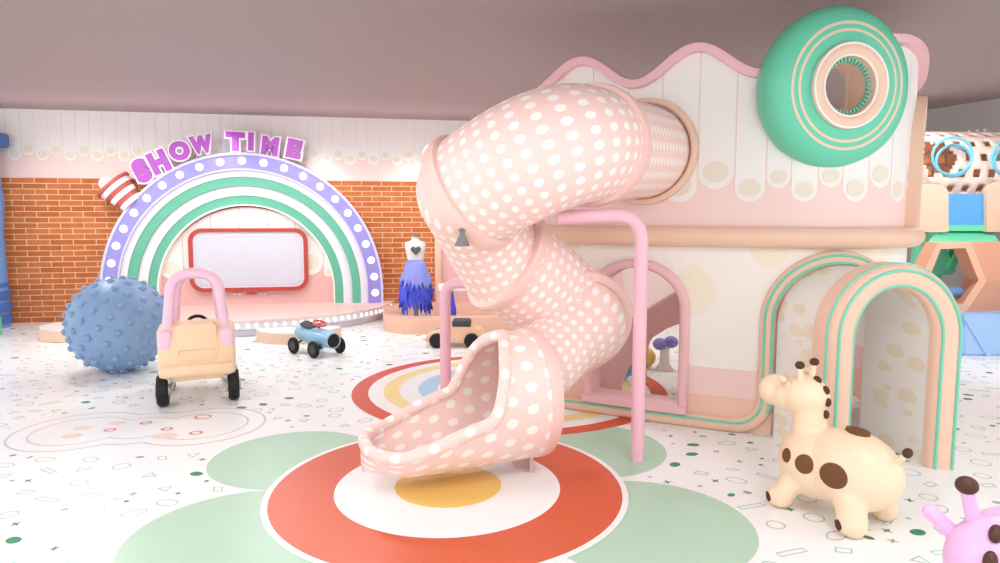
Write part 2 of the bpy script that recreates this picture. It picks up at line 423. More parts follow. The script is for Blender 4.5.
# ------------------------------------------------------------------ the stage (built in the back wall's own frame)
AA = wall_a(243)-.06; SO = Wp(AA, 0)                  # stage origin on the wall line; local x along wall, -y towards the room
def stage_pt(px, py, d): # local point at distance d in front of the wall
    # intersect pixel ray with plane WN.(p-W0) = d
    r = ray(px, py); o = Vector((0, 0, CAMZ)); t = (d-WN.dot(o-W0))/WN.dot(r); p = o+r*t
    q = p-SO; return Vector((q.dot(WU), -q.dot(WN), p.z))
SZ = .21
stage = thing('stage', 'low half round stage with pink top and a row of white bulbs on its edge', 'stage', SO, WYAW)
SA, SBd = 2.22, 1.80
def half(sa, sb, n=56, y0=-.02): return [(sa*math.cos(PI+PI*k/n), y0+sb*math.sin(PI+PI*k/n)) for k in range(n+1)]
b = B(); prism(b, half(SA-.06, SBd-.06), 0, .075); obj('base', b, 'stage white', stage)
b = B(); prism(b, half(SA-.05, SBd-.05), .075, .088); obj('shadow_gap', b, 'dark line', stage)
b = B(); prism(b, half(SA, SBd), .088, .19); obj('fascia', b, 'stage white', stage)
b = B(); prism(b, half(SA+.03, SBd+.03), .19, SZ); obj('deck', b, 'stage pink', stage)
bl = B(); ell(bl, (0, 0, 0), (.022, .016, .026), u=12, v=8); bulb0 = None
NB = 56
arcpts = half(SA, SBd, 400); cl = [0]
for i in range(400): cl.append(cl[-1]+math.hypot(arcpts[i+1][0]-arcpts[i][0], arcpts[i+1][1]-arcpts[i][1]))
def bulbs(first, parent, places):
    for i, (p, rz) in enumerate(places):
        o = first if i == 0 else first.copy()
        if i: COL.objects.link(o)
        o.parent = parent; o.location = p; o.rotation_euler = rz
pl = []
for i in range(NB):
    t = cl[-1]*(i+.5)/NB; j = min(range(401), key=lambda q: abs(cl[q]-t)); x, y = arcpts[j]
    pl.append(((x, y-.004, .14), (0, 0, math.atan2(y/SBd**2, x/SA**2)+PI/2)))
bulbs(obj('bulb', bl, 'bulb'), stage, pl)
# the rainbow arch
arch = thing('stage_arch', 'large rainbow arch of purple, white and green bands over the stage', 'arch', SO, WYAW)
ac = stage_pt(247, 292, .32); AZ = ac.z; AR = stage_pt(243, 153, .34).z-AZ; AXC = ac.x; SQ = .975
def archband(bm, r0, r1, y0, y1, n=64, mi=0):
    def pth(r): return [(AXC-r*SQ, SZ)]+[(AXC+SQ*r*math.cos(PI-PI*k/n), AZ+r*math.sin(PI-PI*k/n)) for k in range(n+1)]+[(AXC+r*SQ, SZ)]
    o, i_ = pth(r1), pth(r0)
    secs = [[Vector((x0, y0, z0)), Vector((x1, y0, z1)), Vector((x1, y1, z1)), Vector((x0, y1, z0))] for (x0, z0), (x1, z1) in zip(i_, o)]
    loft(bm, secs, caps=True, mi=mi)
f = AR/139.0
for nm, r0, r1, dep, m in (('purple_band', 123.5, 139, .34, 'purple'), ('white_band', 116, 122.4, .30, 'arch white'), ('green_band', 107, 116, .28, 'arch green'),
                           ('white_band', 97.5, 107, .24, 'arch white'), ('green_band', 88.5, 97.5, .22, 'arch green')):
    b = B(); archband(b, r0*f, r1*f, -.05, -dep); o = obj(nm, b, m, arch, angle=30)
for r0, r1, dep in ((137.2, 139.6, .352), (122.2, 123.8, .352), (87.2, 88.7, .235)):
    b = B(); archband(b, r0*f, r1*f, -.05, -dep); obj('lilac_edge', b, 'lilac' if r0 > 100 else 'white gloss', arch, angle=30)
b = B(); ell(b, (0, 0, 0), (.053, .03, .053), u=16, v=10)
pl = []
for i in range(-11, 12):
    t = math.radians(9.3*i-.09*i*abs(i)); pl.append(((AXC+SQ*131.2*f*math.sin(t), -.342, AZ+131.2*f*math.cos(t)), (0, 0, 0)))
bulbs(obj('bulb', b, 'bulb'), arch, pl)
# backing inside the arch
RB = 86*f
b = B()
prism(b, [(AXC-RB, SZ)]+[(AXC+RB*math.cos(PI-PI*k/48), AZ+RB*math.sin(PI-PI*k/48)) for k in range(49)]+[(AXC+RB, SZ)], -.05, -.12, lambda x, z, y: Vector((x, y, z)))
obj('back_panel', b, 'arch pink', arch, smooth=False)
b, bo = B(), B(); wpl = 27.5*f; i = 0; x = AXC-RB+.005-.06
zlow = stage_pt(243, 276, .14).z
while x < AXC+RB-.02:
    def topf(q): return AZ+math.sqrt(max(.0, (RB-.01)**2-(min(max(q, AXC-RB+.01), AXC+RB-.01)-AXC)**2))
    x0, x1 = max(x, AXC-RB+.012), min(x+wpl-.012, AXC+RB-.012)
    if x1-x0 > .1: plank(b, bo, x0, x1, zlow-(.0 if i % 2 else .03), topf, .12, lambda q, z, o: Vector((q, -o, z)), ovs=.72)
    x += wpl; i += 1
obj('plank_panel', b, ['plank white', 'cream oval'], arch)
# screen
def rrect(w, h, r, n=10):
    out = []
    for cx, cz, a0 in ((w/2-r, h/2-r, 0), (-w/2+r, h/2-r, PI/2), (-w/2+r, -h/2+r, PI), (w/2-r, -h/2+r, 1.5*PI)):
        out += [(cx+r*math.cos(a0+PI/2*k/n), cz+r*math.sin(a0+PI/2*k/n)) for k in range(n+1)]
    return out
s0, s1 = stage_pt(187.5, 228.5, .2), stage_pt(308.5, 290, .2)
sw, sh = s1.x-s0.x, s0.z-s1.z; sc = SO + WU*((s0.x+s1.x)/2)
scr = thing('wall_screen', 'blank pale screen in a red rounded frame under the rainbow arch', 'screen', (sc.x, sc.y, (s0.z+s1.z)/2), WYAW)
def ringprism(bm, po, pi_, y0, y1):
    loft(bm, [[Vector((xo, y0, zo)), Vector((xo, y1, zo)), Vector((xi, y1, zi)), Vector((xi, y0, zi))] for (xo, zo), (xi, zi) in zip(po, pi_)], closed_path=True)
b = B(); ringprism(b, rrect(sw, sh, .19), rrect(sw-.11, sh-.11, .14), -.14, -.215); obj('frame', b, 'frame red', scr, angle=30)
b = B(); prism(b, rrect(sw-.09, sh-.09, .15), -.14, -.18, lambda x, z, y: Vector((x, y, z))); obj('bezel', b, 'bezel', scr, angle=30)
b = B(); prism(b, rrect(sw-.16, sh-.16, .12), -.18, -.186, lambda x, z, y: Vector((x, y, z))); obj('screen_glass', b, 'screen', scr, angle=30)
for dx in (-.23, -.16, .14, .21):
    b = B(); ell(b, (dx, -.15, -sh/2-.045), (.03, .02, .014), u=10, v=6); obj('button', b, 'white gloss', scr)
b = B(); box(b, (0, -.15, -sh/2-.045), (.14, .03, .028), bev=.01); obj('red_bar', b, 'red', scr)
# letters
dg = bpy.context.evaluated_depsgraph_get
def glyph(ch, size, off, ext, bev):
    c = bpy.data.curves.new('t', 'FONT'); c.body = ch; c.size = size; c.offset = off; c.extrude = ext; c.bevel_depth = bev; c.bevel_resolution = 2
    c.align_x = 'CENTER'; c.resolution_u = 6
    o = bpy.data.objects.new('t', c); COL.objects.link(o)
    me = bpy.data.meshes.new_from_object(o.evaluated_get(dg())); bpy.data.objects.remove(o); bpy.data.curves.remove(c)
    xs = [v.co.x for v in me.vertices]; ys = [v.co.y for v in me.vertices]
    me.transform(Matrix.Translation((-(min(xs)+max(xs))/2, -(min(ys)+max(ys))/2, 0)))
    return me, max(ys)-min(ys)
sign = thing('show_time_sign', 'purple bubble lettering reading SHOW TIME above the rainbow arch', 'sign', SO, WYAW)
for ch, px, py, hpx, rot, sx in (('S', 142, 170.5, 25, 24, 1.0), ('H', 159, 162, 23, 24, .92), ('O', 179.5, 150.8, 20, 14, .98), ('W', 201.5, 144.5, 19, 10, .8),
                          ('T', 235.4, 141.6, 20, -2, 1.12), ('I', 251, 141.6, 19, -3, 1.0), ('M', 270.2, 146, 20, -8, .92), ('E', 294.4, 149, 20, -12, 1.2)):
    p = stage_pt(px, py, .30)
    hh = hpx*9.75/FOC
    me, h0 = glyph(ch, 1, .06, .05, .02); k = hh/h0*.92
    lo = bpy.data.objects.new('letter', me); me.name = 'letter'; me.materials.clear(); me.materials.append(M['letter purple']); COL.objects.link(lo)
    me2, h1 = glyph(ch, 1, .13, .03, .02)
    ol = bpy.data.objects.new('letter_outline', me2); me2.materials.clear(); me2.materials.append(M['letter white']); COL.objects.link(ol)
    lo.parent = sign; ol.parent = lo; ol.location = (0, 0, -.025)
    lo.location = p; lo.rotation_euler = (Matrix.Rotation(PI/2, 3, 'X') @ Matrix.Rotation(math.radians(rot), 3, 'Z')).to_euler(); lo.scale = (k*sx, k, k)
# striped confetti cannon behind the arch
c0 = stage_pt(114, 186, .27); c1 = stage_pt(136, 207, .27)
ax = (c0-c1); ax.y = -.03; ax.normalize()
can = thing('confetti_cannon', 'red and white striped cone with a white ball beside the rainbow arch', 'decoration', SO, WYAW)
b = B(); n = 5; prof, mis = [(.0, .12)], []
for i in range(n+1):
    prof.append((.16+.07*(i/n), .13+.33*i/n)); mis.append(i % 2 if i else 0)
prof += [(.26, .47), (.26, .505), (.21, .505), (.18, .40), (.0, .38)]; mis += [0, 0, 0, 0, 0]
lathe(b, prof, 32, mis, axis=ax, c=c0-ax*.47); obj('barrel', b, ['candy red', 'white gloss'], can)
b = B(); ell(b, c0+ax*.03-Vector((.03, .1, 0)), (.105,)*3); obj('ball', b, 'white gloss', can)
b = B(); tube(b, [c0-ax*.34, c0-ax*.34+Vector((.0, .25, 0))], .04); obj('bracket', b, 'candy red', can)
# half round step in front of the stage
pc = G(288, 345); st = thing('stage_step', 'peach half round step against the stage front', 'step', (pc.x, pc.y+.46, 0), WYAW)
def halfd(a_, b_, n=28): return [(a_*math.cos(PI+PI*k/n), b_*math.sin(PI+PI*k/n)) for k in range(n+1)]
b = B(); prism(b, halfd(.51, .44), 0, .125); obj('riser', b, 'trim peach', st, angle=30)
b = B(); prism(b, halfd(.50, .43), .125, .14); obj('tread', b, 'white gloss', st, angle=30)
pc = G(46, 336); st = thing('floor_podium', 'low peach round podium with white top behind the blue ball', 'podium', (pc.x+.47, pc.y, 0))
b = B(); lathe(b, [(0, 0), (.46, 0), (.47, .01), (.47, .13), (.46, .14)], 40); obj('podium_side', b, 'trim peach', st)
b = B(); lathe(b, [(.455, .13), (.455, .15), (0, .15)], 40); obj('podium_top', b, 'white gloss', st)
pc = G(11, 334); st = thing('green_podium', 'bright green round podium at the foot of the blue tower', 'podium', (pc.x-.42, pc.y-.22, 0))
b = B(); lathe(b, [(0, 0), (.38, 0), (.38, .22), (.36, .25)], 40); obj('podium_side', b, 'green disc', st)
b = B(); lathe(b, [(.36, .25), (0, .26)], 40); obj('podium_top', b, 'green disc', st)
# blue tower on the left edge
pt = P(7, 325, 9.0); tw = thing('play_tower', 'blue ribbed play tower column against the brick wall', 'play tower', (pt.x-.31, 9.0, 0))
b = B(); lathe(b, [(0, 0), (.30, 0), (.30, .3), (.30, .5), (.29, 1.3), (.32, 1.7), (.29, 2.1), (.29, 2.45)], 36); obj('column', b, 'tower blue', tw)
for z, r in ((.12, .31), (.28, .32), (.44, .31), (.58, .29)):
    b = B(); lathe(b, [(r-.06, z-.07), (r, z-.06), (r+.02, z), (r, z+.06), (r-.06, z+.07)], 36); obj('rib', b, 'tower blue dark', tw)
b = B(); box(b, (0, 0, 2.54), (.62, .62, .2), bev=.04); obj('cap', b, 'tower blue dark', tw)
# ------------------------------------------------------------------ dress-up corner
cc = G(384, 334); CU0 = Vector((cc.x, cc.y, 0))
curb = thing('seat_curb', 'peach oval kerb bench around the dress-up corner', 'bench', CU0, WYAW)
def oval(x0, x1, y0, y1, r, n=12):
    out = []
    for cx, cy, a0 in ((x1-r, y1-r, 0), (x0+r, y1-r, PI/2), (x0+r, y0+r, PI), (x1-r, y0+r, 1.5*PI)):
        out += [(cx+r*math.cos(a0+PI/2*k/n), cy+r*math.sin(a0+PI/2*k/n)) for k in range(n+1)]
    return out
po, pi_ = oval(0, 2.1, -.14, 1.58, .55), oval(.27, 1.83, .13, 1.31, .3)
b = B()
loft(b, [[Vector((xo, yo, 0)), Vector((xo, yo, .185)), Vector((xo*.97+xi*.03, yo*.97+yi*.03, .2)), Vector((xi*.97+xo*.03, yi*.97+yo*.03, .2)), Vector((xi, yi, .185)), Vector((xi, yi, 0))] for (xo, yo), (xi, yi) in zip(po, pi_)], closed_path=True)
obj('kerb_ring', b, 'curb peach', curb)
mm = G(413, 320); mq = P(415, 262, mm.y+.5)
man = thing('dress_form', 'white dress form with a grey sequin heart and a ragged blue tulle skirt', 'dress form', (P(415.5, 262, 8.95).x, 8.95, 0), WYAW)
mz = P(415, 262, 8.95).z; mt = P(415, 238, 8.95).z
b = B(); lathe(b, [(0, 0), (.2, 0), (.2, .02), (.03, .04), (.025, mz-.1), (0, mz-.1)], 24); obj('stand', b, 'mat grey', man)
def ring_e(cx, z, rx, ry, n=28): return [Vector((cx+rx*math.cos(2*PI*k/n), ry*math.sin(2*PI*k/n), z)) for k in range(n)]
dh = mt-mz
b = B(); loft(b, [ring_e(0, z, rx, ry) for z, rx, ry in ((mz-.05, .105, .085), (mz+.02, .1, .08), (mz+.12, .125, .095), (mt-.09, .14, .09), (mt-.055, .135, .07), (mt-.04, .075, .055), (mt-.02, .05, .048), (mt+.02, .048, .046))], caps=True)
obj('bodice', b, 'bodice', man)
b = B(); lathe(b, [(0, mt+.02), (.055, mt+.02), (.058, mt+.04), (0, mt+.05)], 20); obj('neck_cap', b, 'pendant grey', man)
b = B(); q = []
for k in range(40):
    t = 2*PI*k/40; q.append((16*math.sin(t)**3*.0042, (13*math.cos(t)-5*math.cos(2*t)-2*math.cos(3*t)-math.cos(4*t))*.0042+mz+.16))
prism(b, q, -.075, -.112, lambda x, z, y: Vector((x, y+.012*0, z))); obj('sequin_heart', b, 'heart grey', man)
def skirt(parent, z0, z1, r0, r1, n, m, name, seed, rag=.14):
    rs = random.Random(seed); bm = B(); rings = []
    ln = [1+rs.uniform(-1, .25)*rag*2 for _ in range(n)]
    for i in range(7):
        t = i/6; rg = []
        for k in range(n):
            a_ = 2*PI*k/n; rr = r0+(r1-r0)*t**.7; rr *= 1+.10*t*math.sin(k*PI)+.09*t*(1 if k % 2 else -1)
            z = z0-(z0-z1)*t*(ln[k] if i > 3 else 1) if i > 3 else z0-(z0-z1)*t
            rg.append(Vector((rr*math.cos(a_), rr*math.sin(a_)*.8, z)))
        rings.append(rg)
    loft(bm, rings); o = obj(name, bm, m, parent, angle=80)
    sm = o.modifiers.new('Solidify', 'SOLIDIFY'); sm.thickness = .004; return o
skirt(man, mz+.02, P(415, 306, 8.95).z, .10, .22, 56, 'tulle', 'skirt_underlayer', 3, .2)
skirt(man, mz+.03, P(415, 288, 8.95).z, .105, .205, 44, 'tulle light', 'skirt_overlayer', 5, .16)
# ragged panels hanging under the skirt
b = B(); rs = random.Random(4)
for k in range(22):
    a_ = 2*PI*k/22; x, y = .17*math.cos(a_), .15*math.sin(a_); zt = P(415, 290, 8.95).z; zb = P(415, 316-rs.uniform(0, 9), 8.95).z; w = .03
    t_ = Vector((-math.sin(a_), math.cos(a_), 0)); c_ = Vector((x, y, 0)); o_ = c_.normalized()*.006
    loft(b, [[c_-t_*w+Vector((0, 0, zt)), c_+t_*w+Vector((0, 0, zt)), c_+o_+t_*w+Vector((0, 0, zt)), c_+o_-t_*w+Vector((0, 0, zt))],
             [c_*1.1-t_*w*.9+Vector((0, 0, (zt+zb)/2)), c_*1.1+t_*w*.9+Vector((0, 0, (zt+zb)/2)), c_*1.1+o_+t_*w*.9+Vector((0, 0, (zt+zb)/2)), c_*1.1+o_-t_*w*.9+Vector((0, 0, (zt+zb)/2))],
             [c_*1.12-t_*.008+Vector((0, 0, zb)), c_*1.12+t_*.008+Vector((0, 0, zb)), c_*1.12+o_+t_*.008+Vector((0, 0, zb)), c_*1.12+o_-t_*.008+Vector((0, 0, zb))]], caps=True)
obj('skirt_rag', b, 'tulle', man, angle=80)
YD = 8.85
ps = P(447, 287, YD)
rk = thing('clothes_rail', 'white clothes rail on a pink post inside the peach kerb', 'clothes rail', (ps.x-.1, YD, 0))
b = B(); tube(b, [(0, 0, 0), (0, 0, ps.z+.05)], .035, 16); obj('post', b, 'pole pink', rk)
b = B(); box(b, (.3, 0, ps.z), (.62, .2, .09), bev=.02); obj('shelf', b, 'white gloss', rk)
b = B(); lathe(b, [(0, 0), (.14, 0), (.14, .02), (0, .03)], 24); obj('foot', b, 'pole pink', rk)
dr = thing('hanging_dress', 'small blue tulle dress hanging under the white clothes rail', 'dress', (ps.x+.03, YD, 0))
skirt(dr, ps.z-.05, .14, .05, .09, 24, 'tulle', 'skirt', 9, .2)
for px, w, m, lb in ((423, .5, 'mat grey', 'grey floor cushion behind the dress form stand'), (436, .4, 'ring blue', 'flat pale blue cushion beside the pink post'), (459, .4, 'ring blue', 'flat pale blue cushion behind the peach toy car')):
    g = G(px, 319); bx = B(); box(bx, (0, 0, .05), (w*.7, .3, .1), bev=.03); 
    tag(obj('floor_cushion', bx, m, None, (g.x, 8.95 if m == 'ring blue' else 9.45, 0), (0, 0, WYAW)), lb, 'cushion')
# peach ride-on car half hidden behind the slide pole
def wheel_bm(r, w, axis, tyre=0, hub=1):
    bm = B(); lathe(bm, [(0, -w*.42), (r*.5, -w*.42), (r*.55, -w*.5), (r*.88, -w*.5), (r, -w*.3), (r, w*.3), (r*.88, w*.5), (r*.55, w*.5), (r*.5, w*.42), (0, w*.42)], 28, [1, 1, 0, 0, 0, 0, 0, 1, 1], axis=axis); return bm
cg = G(452, 339); PCY = 7.75
pcar = thing('ride_on_car', 'peach toy car with black wheels behind the thin pink pole', 'toy car', (P(455, 325, PCY).x, PCY, 0), 0)
b = B(); q = [(-.35, .09), (-.30, .14), (-.12, .20), (-.02, .24), (.16, .24), (.32, .2), (.36, .12), (.34, .06), (-.33, .06)]
prism(b, q, -.16, .16, lambda x, z, y: Vector((x, y, z))); bmesh.ops.bevel(b, geom=b.edges[:], offset=.018, segments=2, affect='EDGES'); obj('body', b, 'car peach', pcar)
b = B(); box(b, (.08, 0, .27), (.22, .26, .08), bev=.03); obj('seat', b, 'seat dark', pcar)
for x in (-.20, .2):
    for y in (-.17, .17):
        obj('wheel', wheel_bm(.085, .06, (0, 1, 0)), ['tyre', 'tyre'], pcar, (x, y, .085))
# ------------------------------------------------------------------ the playhouse
plan = [(.31, 5.24), (.474, 5.15), (.76, 4.995), (1.041, 4.837), (1.44, 4.64), (1.78, 4.49), (2.05, 4.41), (2.35, 4.405), (2.63, 4.48), (2.85, 4.64), (3.0, 4.87), (3.09, 5.16), (3.14, 5.5), (3.17, 6.2), (3.17, 7.0)]
PLN = crom([Vector((x, y, 0)) for x, y in plan], 14)
PS = [0]
for i in range(1, len(PLN)): PS.append(PS[-1]+(PLN[i]-PLN[i-1]).length)
SMAX = PS[-1]
def FP(s, z, off=0):
    s = min(max(s, -.5), SMAX)
    i = 0
    while i < len(PS)-2 and PS[i+1] < s: i += 1
    def tang(j):
        a, b_ = PLN[max(0, j-1)], PLN[min(len(PLN)-1, j+1)]; return (b_-a).normalized()
    t = (s-PS[i])/(PS[i+1]-PS[i]); p = PLN[i]+(PLN[i+1]-PLN[i])*t
    d = (tang(i)*(1-t)+tang(i+1)*t).normalized(); n = Vector((d.y, -d.x, 0))
    q = p+n*(off-.03); return Vector((q.x, q.y, z))
def s_at(px):
    k = (px-500)/FOC*math.cos(PITCH); best = 0
    for i in range(0, 900):
        s = SMAX*.8*i/900; q = FP(s, 0)
        if q.x/q.y >= k: return s
        best = s
    return best
def sz(px, py, off=0):
    s = s_at(px); return s, P(px, py, FP(s, 0, off).y).z
S1 = s_at(581); S2 = s_at(693); LAM = S2-S1
zp = (sz(581, 57)[1]+sz(693, 45)[1])/2; zv = (sz(628, 82)[1]+sz(752, 69)[1])/2
SV, SP3 = S1+LAM*1.5, s_at(888)
def top(s):
    ph = 2*PI*(s-S1)/LAM if s < SV else 3*PI+PI*(s-SV)/(SP3-SV)
    return (zp+zv)/2-.05+(zp-zv)/2*math.cos(ph)
ZM = sz(720, 237)[1]
house = thing('playhouse', 'two storey cream and pink playhouse with wavy roof edge and round green window', 'playhouse', (1.8, 5.6, 0))
HO = Vector((1.8, 5.6, 0))
def hp(s, z, off=0): return FP(s, z, off)-HO
def wallstrips(bm, segs, th=.12):
    """segs: (s0, s1, [(lo(s), hi(s)), ...]); outer skin, inner skin and all reveals"""
    for s0, s1, bands, n in segs:
        ss = [s0+(s1-s0)*(.5-.5*math.cos(PI*k/n)) for k in range(n+1)]
        for lo, hi in bands:
            R = [[hp(s, lo(s)), hp(s, hi(s)), hp(s, hi(s), -th), hp(s, lo(s), -th)] for s in ss]
            loft(bm, R, caps=True)
def const(v): return lambda s: v
def archfn(sc, a, zs, bb): return lambda s: zs+bb*math.sqrt(max(0, 1-((s-sc)/a)**2))
# lower wall: window and doorway
w0, w1 = s_at(594), s_at(684.5); wsc, wa = (w0+w1)/2, (w1-w0)/2
zsill = sz(684, 404)[1]; zapex = sz(640, 266)[1]; wb = .30; wsp = zapex-wb
def s_x(x):
    i = 0
    for i in range(2000):
        s = SMAX*.7*i/2000
        if FP(s, 0).x >= x: return s
d0, d1 = s_x(1.87), s_x(2.60); dsc, da = (d0+d1)/2, (d1-d0)/2; dsp, db = .80, .385
bm = B()
wallstrips(bm, [(0, w0, [(const(0), const(ZM))], 10),
                (w0, w1, [(const(0), const(zsill)), (archfn(wsc, wa, wsp, wb), const(ZM))], 30),
                (w1, d0, [(const(0), const(ZM))], 16),
                (d0, d1, [(archfn(dsc, da, dsp, db), const(ZM))], 30),
                (d1, SMAX, [(const(0), const(ZM))], 40)])
obj('lower_wall', bm, 'cloud', house, HO*0, angle=30)
# upper wall: slide mouth and round window
TS = s_at(643); TZ = sz(643, 152)[1]; TR = .345
DS, DZ = sz(831, 88.5); DR = .215
SUE = min(s_at(907)+1.0, SMAX)
bm = B()
def cir(sc, zc, r, sgn): return lambda s: zc+sgn*math.sqrt(max(0, r*r-(s-sc)**2))
wallstrips(bm, [(0, TS-TR, [(const(ZM), top)], 8),
                (TS-TR, TS+TR, [(const(ZM), cir(TS, TZ, TR, -1)), (cir(TS, TZ, TR, 1), top)], 40),
                (TS+TR, DS-DR, [(const(ZM), top)], 24),
                (DS-DR, DS+DR, [(const(ZM), cir(DS, DZ, DR, -1)), (cir(DS, DZ, DR, 1), top)], 30),
                (DS+DR, SUE, [(const(ZM), top)], 60)])
obj('upper_wall', bm, 'wall pink', house, angle=30)
# left return wall
bm = B(); p0 = FP(0, 0, 0)-HO; p1 = Vector((.95, 7.1, 0))-HO; dd = (p1-p0).normalized(); nn = Vector((dd.y, -dd.x, 0))
for z0, z1 in ((0, ZM), (ZM, top(0))):
    loft(bm, [[p+nn*o+Vector((0, 0, z)) for o, z in ((0, z0), (0, z1), (.1, z1), (.1, z0))] for p in (p0, p1)], caps=True)
obj('side_wall', bm, 'plank white', house, angle=30)
# planks of the upper storey
seams = [s_at(q) for q in (538, 562, 592, 626, 660, 696.5, 733, 764, 789, 816, 840, 866, 888, 902)]
seams[0] = 0
while seams[-1] < SUE-.2: seams.append(seams[-1]+.2)
seams[-1] = SUE
zsh, zlg = sz(715, 189)[1], sz(748, 202)[1]
b, bo = B(), B()
for i in range(len(seams)-1):
    plank(b, bo, seams[i]+.004, seams[i+1]-.004, zsh if i % 2 else zlg, top, 0.0, lambda s, z, o: hp(s, z, o), n=10, holes=((TS, TZ, .3), (DS, DZ, DR)))
obj('plank_fringe', b, ['plank white', 'cream oval'], house, smooth=False)
# wavy roof trim
def fsweep(bm, path, prof, closed_prof=True, caps=True):
    """sweep (u, out) profile along path [(s, z)] lying on the wall"""
    n = len(path); R = []
    for i, (s, z) in enumerate(path):
        a, c = path[max(0, i-1)], path[min(n-1, i+1)]; l = math.hypot(c[0]-a[0], c[1]-a[1]); ts, tz = (c[0]-a[0])/l, (c[1]-a[1])/l
        R.append([hp(s-tz*u, z+ts*u, o) for u, o in prof])
    loft(bm, R, closed_ring=closed_prof, caps=caps)
b = B()
fsweep(b, [(SUE*i/300, top(SUE*i/300)+.02) for i in range(301)], [(-.03, -.13), (.025, -.13), (.035, -.11), (.035, .05), (.025, .065), (-.03, .065)])
obj('wave_trim', b, 'wave pink', house, angle=50)
b = B(); tube(b, [hp(SMAX*.86*i/120, ZM, .035) for i in range(-2, 121)], .072, 18); obj('floor_moulding', b, 'trim peach', house)
# base moulding that turns up into the doorway arch
bs = .052; e0, e1 = d0-.045, d1+.045; ec, ea = (e0+e1)/2, (e1-e0)/2
path = [(q, bs) for q in [(-.0)+(e0-.2)*k/30 for k in range(31)]]
path += [(e0-.2+.2*math.sin(PI/2*k/8), bs+.2-.2*math.cos(PI/2*k/8)) for k in range(1, 9)]
path += [(e0, bs+.2+(dsp-bs-.2)*k/6) for k in range(1, 7)]
path += [(ec-ea*math.cos(PI*k/40), dsp+(db+.045)*math.sin(PI*k/40)) for k in range(1, 40)]
path += [(e1, dsp-(dsp-.0)*k/8) for k in range(0, 9)]
prof = [(-.05, -.02), (-.05, .035), (-.03, .055), (.03, .055), (.05, .035), (.05, -.02)]
b = B(); fsweep(b, path, prof); obj('base_moulding', b, 'trim peach', house, angle=50)
for u in (.022, -.028):
    if u < 0: pp = path[36:]
    else: pp = path
    b = B(); fsweep(b, pp, [(u+.009*math.cos(2*PI*k/8), .056+.009*math.sin(2*PI*k/8)) for k in range(8)]); obj('mint_piping', b, 'mint line', house)
path2 = [(e1+.02+(SMAX*.86-e1-.02)*k/30, bs) for k in range(31)]
b = B(); fsweep(b, path2, prof); obj('base_moulding', b, 'trim peach', house, angle=50)
# window frame
wp = [(w0+.0, zsill), (w0, wsp)] + [(wsc-wa*math.cos(PI*k/36), wsp+wb*math.sin(PI*k/36)) for k in range(1, 36)] + [(w1, wsp), (w1, zsill)]
wf = B(); fsweep(wf, wp, [(-.012, -.16), (-.012, .045), (.005, .06), (.04, .06), (.055, .045), (.055, -.02)])
fr = obj('window_frame', wf, 'rose dark', house, angle=50)
wf = B(); fsweep(wf, [(w0-.055, zsill-.02), (wsc, zsill-.02), (w1+.055, zsill-.02)], [(-.04, -.16), (-.04, .07), (-.03, .085), (.015, .085), (.025, .07), (.025, -.16)]); obj('sill', wf, 'rose dark', fr, angle=50)
# side doorway frame on the turned-away right end of the upper storey
a0, a1 = s_at(907), s_at(907)+.62
asp, ab = sz(909, 100)[1]-.3, .3
ap = [(a0, ZM+.06), (a0, asp)]+[((a0+a1)/2-(a1-a0)/2*math.cos(PI*k/24), asp+ab*math.sin(PI*k/24)) for k in range(1, 24)]+[(a1, asp), (a1, ZM+.06)]
b = B(); fsweep(b, ap, [(-.05, -.02), (-.05, .07), (.05, .07), (.05, -.02)]); obj('side_arch_frame', b, 'trim peach', house, angle=50)
# round green window
dc = FP(DS, DZ, 0); dn = Vector((math.sin(math.radians(11)), -math.cos(math.radians(11)), -.04)).normalized()
dc = dc+dn*.055
K = .53/.52
rw = obj('round_window', (lambda bm: (lathe(bm, [(.34, -.28), (.46, -.25), (.505, -.16), (.515, -.07), (.502, -.02), (.468, .018), (.418, .04), (.399, .0455), (.382, .047), (.352, .05), (.336, .052), (.295, .054), (.24, .055), (.24, -.03)], 96,
        [0, 0, 0, 0, 0, 0, 0, 1, 0, 1, 0, 0, 0], axis=dn), bm)[1])(B()), ['mint', 'peach tan'], house, dc-HO, angle=60)
b = B(); lathe(b, [(.262, .045), (.268, .06), (.258, .08), (.235, .09), (.205, .085), (.185, .07), (.175, .03)], 72, axis=dn); obj('inner_ring', b, 'peach tan', rw)
for r, h in ((.259, .080), (.188, .072)):
    b = B(); q = Vector((0, 0, 1)).rotation_difference(dn).to_matrix()
    tube(b, [q @ Vector((r*math.cos(2*PI*k/64), r*math.sin(2*PI*k/64), h)) for k in range(64)], .008, 8, closed=True); obj('white_ring', b, 'white gloss', rw)
b = B(); lathe(b, [(.176, .06), (.176, -.2), (.2, -.2), (.2, .04)], 64, axis=dn); obj('window_liner', b, 'peach tan', rw)
b = B(); q = Vector((0, 0, 1)).rotation_difference(dn).to_matrix()
for k in range(40):
    a_ = 2*PI*k/40; box(b, q @ Vector((.166*math.cos(a_), .166*math.sin(a_), .02)), (.028, .013, .03), rot=q @ Matrix.Rotation(a_, 3, 'Z'))
obj('mint_teeth', b, 'mint line', rw)
